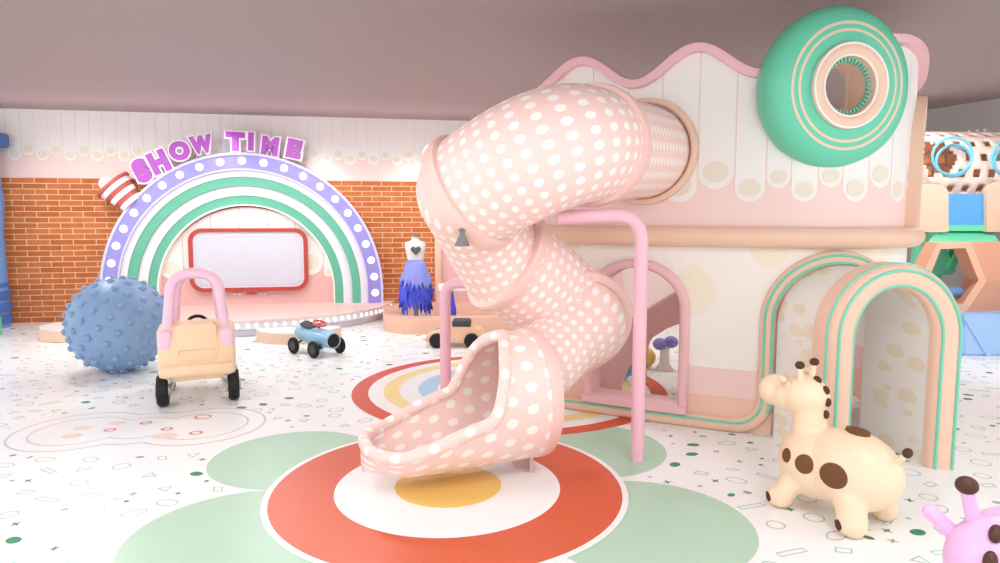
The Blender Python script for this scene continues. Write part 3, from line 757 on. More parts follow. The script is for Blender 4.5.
# entrance tunnel
E_ = Vector((math.cos(math.radians(2)), math.sin(math.radians(2)), 0)); BK = Vector((-.15, .989, 0)).normalized()
FCN = Vector((2.735, 3.87, 0))-E_*.405
def tp(u, z, v): return FCN+E_*u+BK*v+Vector((0, 0, z))-HO
def archpath(a, apex, spring, n=36, z0=0):
    return [(-a, z0), (-a, spring*.5)]+[(-a*math.cos(PI*k/n), spring+(apex-spring)*math.sin(PI*k/n)) for k in range(n+1)]+[(a, spring*.5), (a, z0)]
po, pi_ = archpath(.375, 1.185, .78), archpath(.252, 1.092, .78)
b = B(); sec = []
VB = .64
loft(b, [[tp(uo, zo, .04), tp(uo, zo, .60), tp(ui, zi, VB), tp(ui, zi, .04)] for (uo, zo), (ui, zi) in zip(po, pi_)], caps=True)
tun = obj('entry_tunnel', b, 'cloud tunnel', house, angle=50)
secs = []
ao, ai = archpath(.405, 1.235, .80), archpath(.245, 1.085, .79)
def mixp(p, q, t): return (p[0]+(q[0]-p[0])*t, p[1]+(q[1]-p[1])*t)
b = B(); pr = [(0, .16), (0, .05), (.06, .012), (.2, -.012), (.5, -.022), (.8, -.012), (.95, .015), (1, .04), (1, .07)]
loft(b, [[tp(*mixp(o, i, t), v) for t, v in pr] for o, i in zip(ao, ai)], caps=True)
fr = obj('tunnel_frame', b, 'trim peach', tun, angle=60)
for t, v in ((.03, .035), (.27, -.018), (.85, -.004)):
    b = B(); tube(b, [tp(*mixp(o, i, t), v) for o, i in zip(ao, ai)], .009, 8); obj('mint_piping', b, 'mint line', fr)
b = B(); box(b, Vector((2.2, 5.55, .68))-HO, (.9, .06, 1.36)); obj('partition', b, 'wall rose', house, smooth=False)
# what stands inside, seen through the arched window
def panel(name, pts, Y, th, m, parent):
    q = [P(px, py, Y) for px, py in pts]; bm = B()
    prism(bm, [(p.x, p.z) for p in q], Y, Y+th, lambda x, z, y: Vector((x, y, z))-HO); return obj(name, bm, m, parent, smooth=False)
cv = [(684, 322), (668, 328), (652, 338), (640, 350), (630, 366), (623, 382), (619, 402)]
panel('stair_side', [(560, 352), (610, 333), (640, 315), (684, 288)]+cv+[(619, 411), (560, 411)], 5.62, .07, 'wall rose', house)
cv1 = [(700, 300), (676, 312), (660, 326), (650, 342), (646, 358), (647, 376), (652, 392), (657, 411)]; cv2 = [(646, 411), (640, 392), (635, 376), (634, 358), (638, 340), (648, 322), (664, 305), (690, 290)]
panel('arch_rib', cv1+cv2, 5.95, .07, 'trim peach', house)
cv1 = [(600, 300), (610, 272), (625, 262), (640, 262)]; 
bl_ = P(625, 396, 5.3)
bb = B(); ell(bb, (0, 0, .11), (.11, .11, .11)); tag(obj('play_ball', bb, 'ring blue', None, (P(622, 390, 6.1).x, 6.12, 0)), 'pale blue ball on the floor inside the arched window', 'ball')
bb = B(); ell(bb, (0, 0, .1), (.1, .1, .1)); tag(obj('play_ball', bb, 'floor yellow', None, (P(645, 390, 6.6).x, 6.6, 0)), 'yellow ball on the floor inside the arched window', 'ball')
kx = P(665, 342, 6.5)
ped = thing('soft_stool', 'small purple topped white stool inside the arched window', 'stool', (kx.x, 6.5, 0))
bb = B(); lathe(bb, [(0, 0), (.09, 0), (.05, .06), (.045, kx.z-.06), (0, kx.z-.06)], 24); obj('pedestal', bb, 'white gloss', ped)
bb = B(); ell(bb, (-.05, 0, kx.z-.02), (.07, .07, .06)); ell(bb, (.06, 0, kx.z), (.07, .07, .06)); obj('cushion', bb, 'purple', ped)
# ------------------------------------------------------------------ the spiral slide
def sm_(a, b_, x): t = min(1, max(0, (x-a)/(b_-a))); return t*t*(3-2*t)
slide = thing('spiral_slide', 'pink polka dot spiral tube slide winding down from the playhouse to the flower print', 'slide', (.2, 4.2, 0))
SLO = Vector((.2, 4.2, 0))
p_w = FP(TS, TZ, 0); nrm = (FP(TS, TZ, 1)-FP(TS, TZ, 0)).normalized()
F1 = Vector((.55, 4.10, 1.93)); F2 = Vector((-.172, 3.97, 1.645)); F25 = Vector((.04, 4.36, 1.22)); F3 = Vector((.515, 4.46, .79)); HH = Vector((.205, 3.945, .455))
t1 = Vector((-.48, -.87, .0)); t2 = Vector((-.75, .42, -.48)); t25 = Vector((.72, .42, -.5)).normalized(); t3 = Vector((.12, -.93, -.30)).normalized(); tH = Vector((-.92, -.38, -.06)).normalized()
def part_tube(name, pts, r, uvn, vl, m='dots'):
    bm = B(); tube(bm, [p-SLO for p in pts], r, 48, caps=False, uv=(uvn, vl))
    o = obj(name, bm, m, slide, angle=80); sm = o.modifiers.new('Solidify', 'SOLIDIFY'); sm.thickness = .015; sm.offset = -1; return o
RT = .352
part_tube('tube_section', hermite(p_w-nrm*.12, nrm*.7, F1, t1*.7, 14), [.325+.01*(i/14) for i in range(15)], 22, .062)
part_tube('tube_section', hermite(F1, t1*1.22, F2, t2*1.22, 40), [RT-.015+.012*math.sin(PI*i/40) for i in range(41)], 26, .068)
part_tube('tube_section', hermite(F2, t2*.22, F25, t25*.45, 24), [RT-.02-.06*math.sin(PI*i/24) for i in range(25)], 24, .072)
part_tube('tube_section', hermite(F25, t25*.6, F3, t3*.6, 26), RT-.02, 24, .074)
part_tube('tube_section', hermite(F3, t3*.22, HH+Vector((-.10, .04, .07)), tH*.4, 26), [.335-.10*sm_(0, .5, i/26) for i in range(27)], 24, .075)
def flange(c, t, r, w=.05, th=.028, m='pink plain'):
    bm = B(); lathe(bm, [(r-.06, -w/2), (r+th*.8, -w/2), (r+th, -w/4), (r+th, w/4), (r+th*.8, w/2), (r-.06, w/2)], 56, axis=t, c=c-SLO)
    obj('flange', bm, m, slide, angle=50)
lathe_c = B(); lathe(lathe_c, [(.33, 0), (.33, .04), (.345, .055), (.375, .05), (.38, .0)], 56, axis=nrm, c=p_w-SLO); obj('wall_collar', lathe_c, 'trim peach', slide, angle=50)
flange(F1, t1, RT-.012, .10, .03); flange(F2, t2, RT-.012, .09, .035); flange(F25, t25, RT-.015, .06); flange(F3, t3, RT-.01, .06, .045)
# open chute
AXI = Vector((-.92, -.38, 0)).normalized(); SID = Vector((AXI.y, -AXI.x, 0)); LC = 1.035; CR = .37   # SID points away from the room's camera side
if SID.y < 0: SID = -SID
def chute(s, t):
    zb = .085-.015*sm_(0, .5, s)+.05*sm_(.75, 1, s)
    A = PI*(1-sm_(.17, .40, s))+math.radians(86)*sm_(.17, .40, s); A = A-math.radians(26)*sm_(.36, .95, s)
    r = CR-.03*s; cap = 1-.999*max(0, (s-.74)/.26)**2.2; c = math.sqrt(max(0, cap))
    ph = t*A; up = r*(1-math.cos(ph)); 
    if s > .74: up = up*(1-.25*sm_(.74, 1, s))
    lean = -.04*sm_(.0, .3, s)
    return Vector((HH.x, HH.y, 0))+AXI*(s*LC)+SID*(r*math.sin(ph)*c)+Vector((0, 0, zb+up))
NS, NT = 60, 40
bm = B(); ul = bm.loops.layers.uv.new('UVMap')
gr = [[bm.verts.new(chute(i/NS, -1+2*k/NT)-SLO) for k in range(NT+1)] for i in range(NS+1)]
for i in range(NS):
    for k in range(NT):
        f = bm.faces.new((gr[i][k], gr[i][k+1], gr[i+1][k+1], gr[i+1][k]))
        for lp, (ii, kk) in zip(f.loops, ((i, k), (i, k+1), (i+1, k+1), (i+1, k))):
            s = ii/NS; t = -1+2*kk/NT
            A = PI*(1-sm_(.17, .40, s))+math.radians(86)*sm_(.17, .40, s)
            lp[ul].uv = (t*A*CR/.12+20, s*LC/.12+20)
bmesh.ops.remove_doubles(bm, verts=bm.verts[:], dist=.0004)
co = obj('chute', bm, 'dots chute', slide, angle=80); m_ = co.modifiers.new('Solidify', 'SOLIDIFY'); m_.thickness = .022; m_.offset = 0
s_h = .175
ed = [chute(s_h+(1-s_h)*(i/60)**1.0, 1) for i in range(60)]; ed2 = [chute(s_h+(1-s_h)*(i/60), -1) for i in range(60)]
loop = ed+[chute(1, 0) + Vector((0, 0, chute(1, 1).z-chute(1, 0).z))]+ed2[::-1]
# even spacing and smoothing of the rolled rim
for _ in range(6):
    loop = [(loop[i-1]+loop[i]*2+loop[(i+1) % len(loop)])/4 for i in range(len(loop))]
bm = B(); tube(bm, [p-SLO for p in loop], .036, 14, closed=True, uv=(2, .1)); obj('rolled_rim', bm, 'dots chute', slide, angle=80)
flange(HH+AXI*.03+Vector((0, 0, .002)), AXI, CR-.005, .07, .02)
# supports
b = B(); tube(b, [p-SLO for p in fillet([Vector((.851, 4.016, 0)), Vector((.851, 4.016, 1.515)), Vector((.34, 4.0, 1.50))], .17, 10)], .041, 20); obj('support_pole', b, 'pole pink', slide)
q = P(445, 283, 4.85)
b = B(); tube(b, [p-SLO for p in fillet([Vector((q.x, 4.85, 0)), Vector((q.x, 4.85, q.z)), Vector((q.x+.34, 4.66, q.z+.02))], .12, 8)], .04, 20); obj('support_pole', b, 'pole pink', slide)
b = B(); box(b, (0, 0, 0), (.16, .16, .012)); 
g = Vector((.165, 3.83, 0))
b = B()
prism(b, [(-.07, .0), (.02, .0), (.03, .12), (-.16, .12)], -.02, .02, lambda x, z, y: Vector((g.x+x, g.y+y+.06, z))-SLO); prism(b, [(-.012, 0), (.012, 0), (.012, .12), (-.012, .12)], -.07, .09, lambda x, z, y: Vector((g.x+x+.02, g.y+y+.04, z))-SLO)
obj('chute_foot', b, 'metal rose', slide, angle=30)
# small grey pendant hung from the second joint
pp = P(462, 237, 3.66)
pen = thing('hanging_pendant', 'small grey flared pendant hanging below the upper slide tube', 'pendant', pp)
b = B(); lathe(b, [(0, .03), (.014, .03), (.012, .015), (.03, -.02), (.042, -.045), (.042, -.05), (0, -.046)], 24); obj('flared_body', b, 'pendant grey', pen)
b = B(); lathe(b, [(0, .028), (.014, .03), (.02, .038), (.012, .046), (0, .046)], 20); obj('knot', b, 'pendant grey', pen)
b = B(); tube(b, [(0, 0, .04), (0, .0, .055), (.0, .06, .075)], .003, 6); obj('cord', b, 'pendant grey', pen)
# ------------------------------------------------------------------ big studded ball
bc = G(122, 371); br = .452
bm = B(); ell(bm, (0, 0, br), (br, br, br), u=64, v=40)
n = 125
for i in range(n):
    z = 1-2*(i+.5)/n; a = i*PI*(3-math.sqrt(5)); r = math.sqrt(1-z*z); d = Vector((r*math.cos(a), r*math.sin(a), z))
    R_ = Vector((0, 0, 1)).rotation_difference(d).to_matrix()
    ell(bm, Vector((0, 0, br))+d*br, (.032, .032, .03), rot=R_, u=14, v=8)
tag(obj('massage_ball', bm, 'ball blue', None, (bc.x, bc.y, .012)), 'big blue ball covered in round studs, on the floor left of the pink roofed car', 'ball')
# ------------------------------------------------------------------ push car with pink roof, seen from behind
ca, cb = G(164.5, 404), G(234, 399.5); rax = (cb-ca).normalized(); hd = Vector((-.385, .923, 0)); mid = (ca+cb)/2
YAW = math.atan2(hd.y, hd.x)
cz = thing('push_car', 'peach toddler car with a pink roof frame and black wheels, seen from behind', 'toy car', (mid.x+hd.x*.25, mid.y+hd.y*.25, 0), YAW)
# local: x forward, y left
def car_sec(x, w, z0, z1, r):
    pts = []
    for cy, cz_, a0 in ((w-r, z1-r, 0), (-w+r, z1-r, PI/2), (-w+r, z0+r, PI), (w-r, z0+r, 1.5*PI)):
        for k in range(6): pts.append(Vector((x, cy+r*math.cos(a0+PI/2*k/5), cz_+r*math.sin(a0+PI/2*k/5))))
    return pts
b = B()
CSEC = ((-.355, .27, .25, .52, .06), (-.33, .283, .20, .60, .07), (-.27, .287, .19, .655, .07), (-.14, .287, .19, .66, .07),
     (-.10, .28, .20, .50, .06), (.1, .28, .20, .48, .06), (.14, .28, .19, .62, .07), (.34, .26, .19, .58, .07), (.42, .22, .22, .48, .07), (.44, .17, .26, .42, .05))
loft(b, [car_sec(*q) for q in CSEC], caps=True)
body = obj('body', b, 'coupe peach', cz, angle=50)
b = B(); loft(b, [car_sec(x, w, z0, z1, .03) for x, w, z0, z1 in ((-.33, .26, .25, .34), (-.385, .268, .245, .335), (-.40, .24, .26, .32))], caps=True); obj('bumper', b, 'coupe peach', body, angle=50)
b = B(); loft(b, [car_sec(x, w, z0, z1, .05) for x, w, z0, z1 in ((-.362, .15, .36, .60), (-.345, .155, .34, .655), (-.20, .155, .5, .672), (-.16, .145, .52, .667))], caps=True); obj('rear_panel', b, 'coupe peach', body, angle=50)
b = B(); box(b, (-.362, 0, .452), (.008, .26, .006)); box(b, (-.362, .13, .43), (.008, .006, .045)); box(b, (-.362, -.13, .43), (.008, .006, .045)); obj('panel_seam', b, 'trim peach', body)
def barsec(p, d, u, w, t):     # rounded flat bar section
    s = d.cross(u).normalized(); out = []
    for cx, cy, a0 in ((w-t, 0, -PI/2), (-w+t, 0, PI/2)):
        for k in range(7): out.append(p+s*(cx+t*math.cos(a0+PI*k/6))+u*(cy+t*math.sin(a0+PI*k/6)))
    return out
b = B()
# one moulded roof: rear hoop, front hoop and a roof slab between them
def hoop(xb, xt, hb, ht, zt):
    return fillet([Vector((xb, -hb, .50)), Vector((xt, -ht, zt)), Vector((xt, ht, zt)), Vector((xb, hb, .50))], .15, 10)
for xb, xt in ((-.27, -.20), (.24, .16)):
    path = hoop(xb, xt, .222 if xb < 0 else .19, .168 if xb < 0 else .15, 1.05 if xb < 0 else 1.02); R = []
    fr = frames(path, up=Vector((1, 0, 0)))
    for p, (t, nrm_, bi) in zip(path, fr):
        wv = .052; th = .040; q = []
        for k in range(16):
            a = 2*PI*k/16; ca_, sa_ = math.cos(a), math.sin(a)
            q.append(p+nrm_*(wv*math.copysign(abs(ca_)**.6, ca_))+bi*(th*math.copysign(abs(sa_)**.6, sa_)))
        R.append(q)
    loft(b, R, caps=True)
for s in (-1, 1):
    box(b, (-.28, s*.225, .53), (.16, .115, .17), bev=.03)
loft(b, [[Vector((x, y, z)) for y, z in ((-.13, 1.03), (-.08, 1.07), (.08, 1.07), (.13, 1.03), (.08, 1.04), (-.08, 1.04))] for x in (-.2, 0, .16)], caps=True)
obj('roof', b, 'coupe pink', cz, angle=55)
b = B(); q = Matrix.Rotation(math.radians(60), 3, 'Y'); tube(b, [Vector((.02, 0, .61))+q @ Vector((.075*math.cos(2*PI*k/32), .075*math.sin(2*PI*k/32), 0)) for k in range(32)], .014, 10, closed=True)
box(b, (.02, 0, .61), (.02, .13, .03), rot=None); tube(b, [(.02, 0, .61), (.14, 0, .54)], .018, 10); obj('steering_wheel', b, 'tyre', cz)
b = B(); box(b, (-.02, 0, .49), (.2, .4, .05), bev=.02); obj('seat', b, 'coupe peach', cz)
for x in (-.27, .30):
    for s in (-1, 1):
        o = obj('wheel', wheel_bm(.128, .085, (0, 1, 0)), ['tyre', 'tyre'], cz, (x, s*.262 if x < 0 else s*.25, .128))
        h = B(); lathe(h, [(0, -.055), (.05, -.055), (.055, -.04), (.055, .055), (0, .055)], 24, axis=(0, 1, 0)); obj('hub', h, 'hub grey', o)
        b = B(); tube(b, [(x, s*.262, .128), (x, s*.20, .128), (x, s*.17, .23)], .016, 10); obj('caster_fork', b, 'hub grey', cz)
        if x < 0:
            b = B(); tube(b, [(x-.02+.075*math.cos(a), s*.205, .20+.075*math.sin(a)) for a in [PI*k/10 for k in range(11)]], .012, 8); obj('wheel_arch', b, 'hub grey', cz)
# ------------------------------------------------------------------ small blue racer
pa, pb = G(296, 353.5), G(314, 357.5); hd = (pb-pa).normalized(); PCx = pa+(pb-pa)*.5+Vector((-hd.y, hd.x, 0))*.155
rc = thing('racing_car', 'small blue vintage pedal racer with a red steering wheel, in front of the stage', 'toy car', (PCx.x, PCx.y, 0), math.atan2(hd.y, hd.x)); rc.scale = (1.1, 1.1, 1.1)
def esec(x, z, ry, rz, n=24): return [Vector((x, ry*math.cos(2*PI*k/n), z+rz*math.sin(2*PI*k/n))) for k in range(n)]
b = B(); loft(b, [esec(*a) for a in ((-.30, .19, .02, .02), (-.28, .19, .07, .06), (-.2, .185, .10, .085), (-.05, .18, .105, .085), (.08, .175, .10, .085), (.18, .165, .098, .086), (.25, .16, .09, .08), (.27, .16, .085, .076))], caps=True)
obj('body', b, 'car blue', rc)
b = B(); lathe(b, [(0, .02), (.064, .02), (.072, .01), (.075, -.01)], 28, axis=(1, 0, 0), c=(.268, 0, .16)); obj('grille', b, 'tyre', rc)
b = B(); tube(b, [Vector((.274, .078*math.cos(2*PI*k/24), .16+.072*math.sin(2*PI*k/24))) for k in range(24)], .009, 8, closed=True); obj('grille_ring', b, 'car blue', rc)
b = B(); loft(b, [esec(-.20, .262, .01, .008, 12), esec(-.18, .285, .07, .03, 12), esec(-.12, .275, .075, .025, 12), esec(-.02, .258, .07, .018, 12), esec(.0, .25, .02, .008, 12)], caps=True); obj('seat', b, 'seat dark', rc)
b = B(); tube(b, [(.02, 0, .2), (.06, 0, .30)], .008, 8); obj('steering_column', b, 'tyre', rc)
b = B(); q = Matrix.Rotation(.35, 3, 'Y'); tube(b, [Vector((.06, 0, .31))+q @ Vector((.062*math.cos(2*PI*k/24), .062*math.sin(2*PI*k/24), 0)) for k in range(24)], .011, 8, closed=True); box(b, (.06, 0, .31), (.012, .11, .012)); obj('steering_wheel', b, 'red', rc)
for x in (-.17, .165):
    for s in (-1, 1):
        o = obj('wheel', wheel_bm(.082, .04, (0, 1, 0)), ['tyre', 'seat dark'], rc, (x, s*.155, .082))
        b = B(); tube(b, [(x, s*.15, .085), (x, s*.05, .12)], .01, 8); obj('axle', b, 'tyre', rc)
# ------------------------------------------------------------------ inflatable giraffe hoppers
def ease(bm, pts, rad, seg=16):
    for i in range(len(pts)-1):
        a, c = Vector(pts[i]), Vector(pts[i+1]); m = max(2, int((c-a).length/(.25*min(rad[i], rad[i+1]))))
        for k in range(m+1):
            t = k/m; r = rad[i]*(1-t)+rad[i+1]*t; ell(bm, a*(1-t)+c*t, (r, r, r), u=seg, v=10)
def hopper_mesh():
    bm = B()
    ell(bm, (-.09, 0, .262), (.25, .18, .20), u=32, v=20); ell(bm, (.07, 0, .245), (.20, .175, .185), u=32, v=20)
    ease(bm, [(.115, 0, .34), (.125, 0, .44), (.125, 0, .50)], [.10, .084, .082], 24)
    ell(bm, (.155, 0, .58), (.12, .107, .108), u=28, v=18); ell(bm, (.235, 0, .568), (.12, .095, .094), u=28, v=18); ell(bm, (.325, 0, .574), (.085, .09, .085), u=24, v=16)
    for s in (-1, 1):
        ease(bm, [(.11, s*.08, .19), (.155, s*.12, .12), (.18, s*.14, .06)], [.075, .060, .056])
        ease(bm, [(-.13, s*.08, .19), (-.17, s*.13, .12), (-.195, s*.155, .062)], [.088, .072, .066])
        ell(bm, (.205, s*.145, .06), (.05, .05, .054)); ell(bm, (-.18, s*.165, .06), (.06, .055, .058))
    me = bpy.data.meshes.new('body'); bm.to_mesh(me); bm.free()
    o = bpy.data.objects.new('tmp', me); COL.objects.link(o)
    r = o.modifiers.new('r', 'REMESH'); r.mode = 'VOXEL'; r.voxel_size = .009; r.use_smooth_shade = True
    sm = o.modifiers.new('s', 'SMOOTH'); sm.factor = .5; sm.iterations = 9
    out = bpy.data.meshes.new_from_object(o.evaluated_get(dg())); out.name = 'hopper_body'; bpy.data.objects.remove(o)
    for p in out.polygons: p.use_smooth = True
    return out
HB = hopper_mesh(); HB.materials.clear()
tree = BVHTree.FromPolygons([v.co.copy() for v in HB.vertices], [tuple(p.vertices) for p in HB.polygons])
def hit(o, d):
    r = tree.ray_cast(Vector(o), Vector(d).normalized(), 2); return (r[0], r[1])
def patch(o, d, rx, ry, rot=0, n=28, th=.004, dome=.0):
    """disc laid on the body where the ray from o along d meets it, following the skin"""
    p, nr = hit(o, d); bm = B()
    d = Vector(d).normalized(); up = Vector((0, 0, 1)) if abs(d.z) < .9 else Vector((1, 0, 0))
    e1 = d.cross(up).normalized(); e2 = e1.cross(d).normalized(); R = []
    for f in (.0, .35, .7, .93, 1.0):
        rg = []
        for k in range(n):
            a = 2*PI*k/n+rot; q = e1*(rx*f*math.cos(a))+e2*(ry*f*math.sin(a))
            for sh_ in (1, .85, .7, .5, .3, .1):
                h = tree.ray_cast(p-d*.05+q*sh_, d, .11)
                if h[0] is not None: break
            pt = h[0] if h[0] is not None else p+q
            nn = h[1] if h[0] is not None else -d
            rg.append(pt+nn*(th+dome*(1-f*f) if f < .99 else -.004))
        R.append(rg)
    loft(bm, R); bmesh.ops.remove_doubles(bm, verts=bm.verts[:], dist=.0003); return bm
def hopper(name, label, loc, rz, skin, tip, spots, ears):
    t = thing(name, label, 'hopper toy', loc, rz, None)
    me = HB.copy(); me.materials.append(M[skin]); bo_ = bpy.data.objects.new('body', me); COL.objects.link(bo_); bo_.parent = t
    for s in (-1, 1):
        b = B(); ease(b, [(.155, s*.048, .655), (.153, s*.066, .73)], [.0165, .0145], 12); h = obj('horn', b, skin, t)
        b = B(); ell(b, (.152, s*.068, .748), (.024, .024, .021), u=18, v=12); obj('horn_tip', b, tip, h)
        b = B(); ease(b, [(.205, s*.07, .63), (.215, s*.10, .66), (.22, s*.12, .678)] if ears else [(.155, s*.085, .62), (.15, s*.135, .664)], [.014, .021, .012] if ears else [.019, .018], 12); obj('ear', b, skin, t)
    for z, dx in ((.672, .0), (.628, 0), (.57, 0), (.505, .0)):
        p, nr = hit((-.5, 0, z), (1, 0, 0)); b = B()
        R_ = Vector((0, 0, 1)).rotation_difference(nr).to_matrix(); ell(b, p+nr*.004, (.023, .014, .017), rot=R_, u=16, v=10); obj('mane_tuft', b, tip, t)
    for s in (-1, 1):
        for o, rx, ry in spots:
            obj('spot', patch((o[0], s*1, o[1]), (0, -s, 0), rx, ry), 'brown', t)
    obj('saddle_spot', patch((-.12, 0, 1), (0, 0, -1), .045, .058, th=.014), 'brown', t)
    b = B(); ease(b, [(-.285, 0, .345), (-.325, 0, .385), (-.34, 0, .405)], [.018, .016, .015], 12); tl = obj('tail', b, skin, t)
    b = B(); ell(b, (-.348, 0, .418), (.022, .022, .026), rot=Matrix.Rotation(-.5, 3, 'Y'), u=16, v=10); obj('tail_tip', b, tip, tl)
    for s in (-1, 1):
        for fx, fy in ((.205, s*.145), (-.18, s*.165)):
            a = math.radians(55)*s; obj('hoof', patch((fx+.2*math.cos(a), fy+.2*math.sin(a), .055), (-math.cos(a), -math.sin(a), 0), .026, .026), tip, t)
    return t
GH = Vector((-.58, .815, 0)).normalized()
hopper('giraffe_hopper', 'cream bouncy giraffe with brown spots standing by the arched tunnel', (1.675, 3.265, 0), math.atan2(GH.y, GH.x), 'giraffe', 'brown dark',
       (((-.10, .27), .07, .064), ((.05, .28), .049, .049), ((.155, .29), .030, .036)), True)
ph = P(998, 550, 1.57); PHh = Vector((.71, .70, 0)).normalized(); pr_ = Vector((ph.x, ph.y, 0))-PHh*.15
hopper('giraffe_hopper', 'pink bouncy giraffe with brown horn tips, cut off by the corner nearest the camera', (pr_.x, pr_.y, 0), math.atan2(PHh.y, PHh.x), 'pink toy', 'brown dark',
       (((-.06, .275), .06, .056), ((.065, .285), .041, .042)), False).scale = (1.1, 1.1, 1.1)
# ------------------------------------------------------------------ climbing area behind the playhouse
YR = 7.35
# blue trapezoid block
def fpts(pts, Y): return [P(px, py, Y) for px, py in pts]
def extr(name, pts, Y, vec, m, parent=None, bev=0, off=Vector((0, 0, 0)), mi=None):
    q = fpts(pts, Y); bm = B(); v = Vector(vec)
    a = [bm.verts.new(p-off) for p in q]; c = [bm.verts.new(p+v-off) for p in q]; n = len(q)
    bm.faces.new(a); bm.faces.new(c)
    for i in range(n): bm.faces.new((a[i], a[(i+1) % n], c[(i+1) % n], c[i]))
    if bev: bmesh.ops.bevel(bm, geom=bm.edges[:], offset=bev, segments=2, affect='EDGES')
    return obj(name, bm, m, parent, smooth=False)
vx = Vector((.93, .36, 0))
g0 = G(984, 356); 
bk = thing('soft_block', 'pale blue soft wedge block under the terracotta hexagon', 'soft block', (g0.x+.05, g0.y, 0))
wz = P(970, 316, g0.y).z
bm = B(); prism(bm, [(-.27, 0), (.85, 0), (.85, wz), (-.22, wz)], 0, .65, lambda x, z, y: Vector((x, y+.1*0, z)))
for v in bm.verts:
    if v.co.z > .1 and v.co.y < .1: v.co.y += .12; v.co.x += .0
bmesh.ops.bevel(bm, geom=bm.edges[:], offset=.02, segments=2, affect='EDGES'); obj('block_body', bm, 'block blue', bk)
bm = B(); loft(bm, [[Vector((-.03, -.02, 0)), Vector((.02, -.02, 0)), Vector((.02, .03, 0)), Vector((-.03, .03, 0))], [Vector((-.24, .09, wz-.02)), Vector((-.19, .09, wz-.02)), Vector((-.19, .14, wz-.02)), Vector((-.24, .14, wz-.02))]], caps=True); obj('raised_edge', bm, 'block blue', bk)
q = G(960, 352); mz_ = P(962, 313, q.y).z
bm = B(); box(bm, (0, .1, mz_/2), (.09, .2, mz_), bev=.015); tag(obj('mint_post', bm, 'mint block', None, (q.x-.07, q.y-.06, 0)), 'mint green upright panel beside the blue wedge block', 'panel')
# terracotta hexagon
hc = P(953, 279, 7.45); hx = thing('hexagon_frame', 'terracotta hexagon climb-through block on the blue wedge', 'soft block', hc)
HEX = [(938, 243), (971, 242), (987, 281), (966, 313), (940, 311), (921, 277)]
HIN = [(941, 249), (966, 248), (979, 280), (963, 304), (945, 303), (930, 276)]
fo, fi = fpts(HEX, 7.45), fpts(HIN, 7.45)
hv = Vector((.80, .22, 0))
bm = B()
for i in range(6):
    fo[i] = fo[i]-hc; fi[i] = fi[i]-hc
hl = Vector((.07, .33, 0)); loft(bm, [[o, o+(hv if k in (1, 2, 3) else hl), i_+hl, i_] for k, (o, i_) in enumerate(zip(fo, fi))], closed_path=True); obj('hexagon_body', bm, 'terracotta', hx, smooth=False)
bm = B(); loft(bm, [[o+Vector((-.012, -.01, 0)), o+hl*.03, i_+hl*.03, i_+Vector((-.012, -.01, 0))] for o, i_ in zip(fo, fi)], closed_path=True); obj('front_rim', bm, 'terracotta light', hx, smooth=False)
r0_ = P(945, 292, 7.62)-hc; bm = B(); tube(bm, [r0_, r0_+Vector((.18, .02, 0))], .06, 20); obj('padded_roller', bm, 'tower blue', hx)
# mint platform with triangular openings, peach boards and a blue panel
mp_ = P(950, 260, 8.0); pf = thing('climbing_platform', 'mint climbing platform with peach rounded boards and a blue panel', 'climbing frame', (mp_.x, 8.2, 0)); PO = Vector((mp_.x, 8.2, 0))
bm = B(); qa = [P(928, 242, 7.72), P(999, 242, 7.72), P(993, 231, 8.05), P(937, 231, 8.05)]
prism(bm, [(0, 0), (1, 0), (1, 1), (0, 1)], 0, -.04, lambda x, y, h: qa[int(x+2*y) if not (x and y) else 2]-PO+Vector((0, 0, h)) if not (y and not x) else qa[3]-PO+Vector((0, 0, h))); obj('deck', bm, 'mint block', pf, smooth=False)
extr('mint_riser', [(948, 231), (948, 225), (987, 225), (987, 231)], 7.95, (0, .3, .0), 'mint block', pf, 0, PO)
to = [(919, 272), (932, 232), (944, 232), (958, 268), (958, 274)]
extr('mint_panel', [(916, 275), (919, 243), (930, 240), (938, 232), (943, 240), (956, 270), (952, 275)], 8.05, (.1, .3, 0), 'mint block', pf, 0, PO)
extr('mint_panel', [(962, 240), (972, 240), (955, 268), (948, 268)], 8.0, (.05, .2, 0), 'mint block', pf, 0, PO)
def board(px0, px1, pyt, pyb, Y, m):
    r = (px1-px0)/2*.55; pts = [(px0, pyb), (px0, pyt+r)]+[(px0+(px1-px0)/2-(px1-px0)/2*math.cos(PI*k/16), pyt+r-r*math.sin(PI*k/16)) for k in range(1, 16)]+[(px1, pyt+r), (px1, pyb)]
    return extr('rounded_board', pts, Y, (0, .06, 0), m, pf, 0, PO)
board(915.5, 948.5, 184, 232, 7.9, 'trim peach'); board(987, 1022, 181, 232, 7.9, 'trim peach')
extr('blue_panel', [(948, 194), (987, 194), (986, 225), (948, 225)], 7.97, (0, .05, 0), 'panel blue', pf, 0, PO)
for px in (936, 990):
    q = P(px, 240, 8.2); b = B(); box(b, (q.x-PO.x, 0, q.z/2), (.12, .12, q.z), bev=.01); obj('post', b, 'mint block', pf)
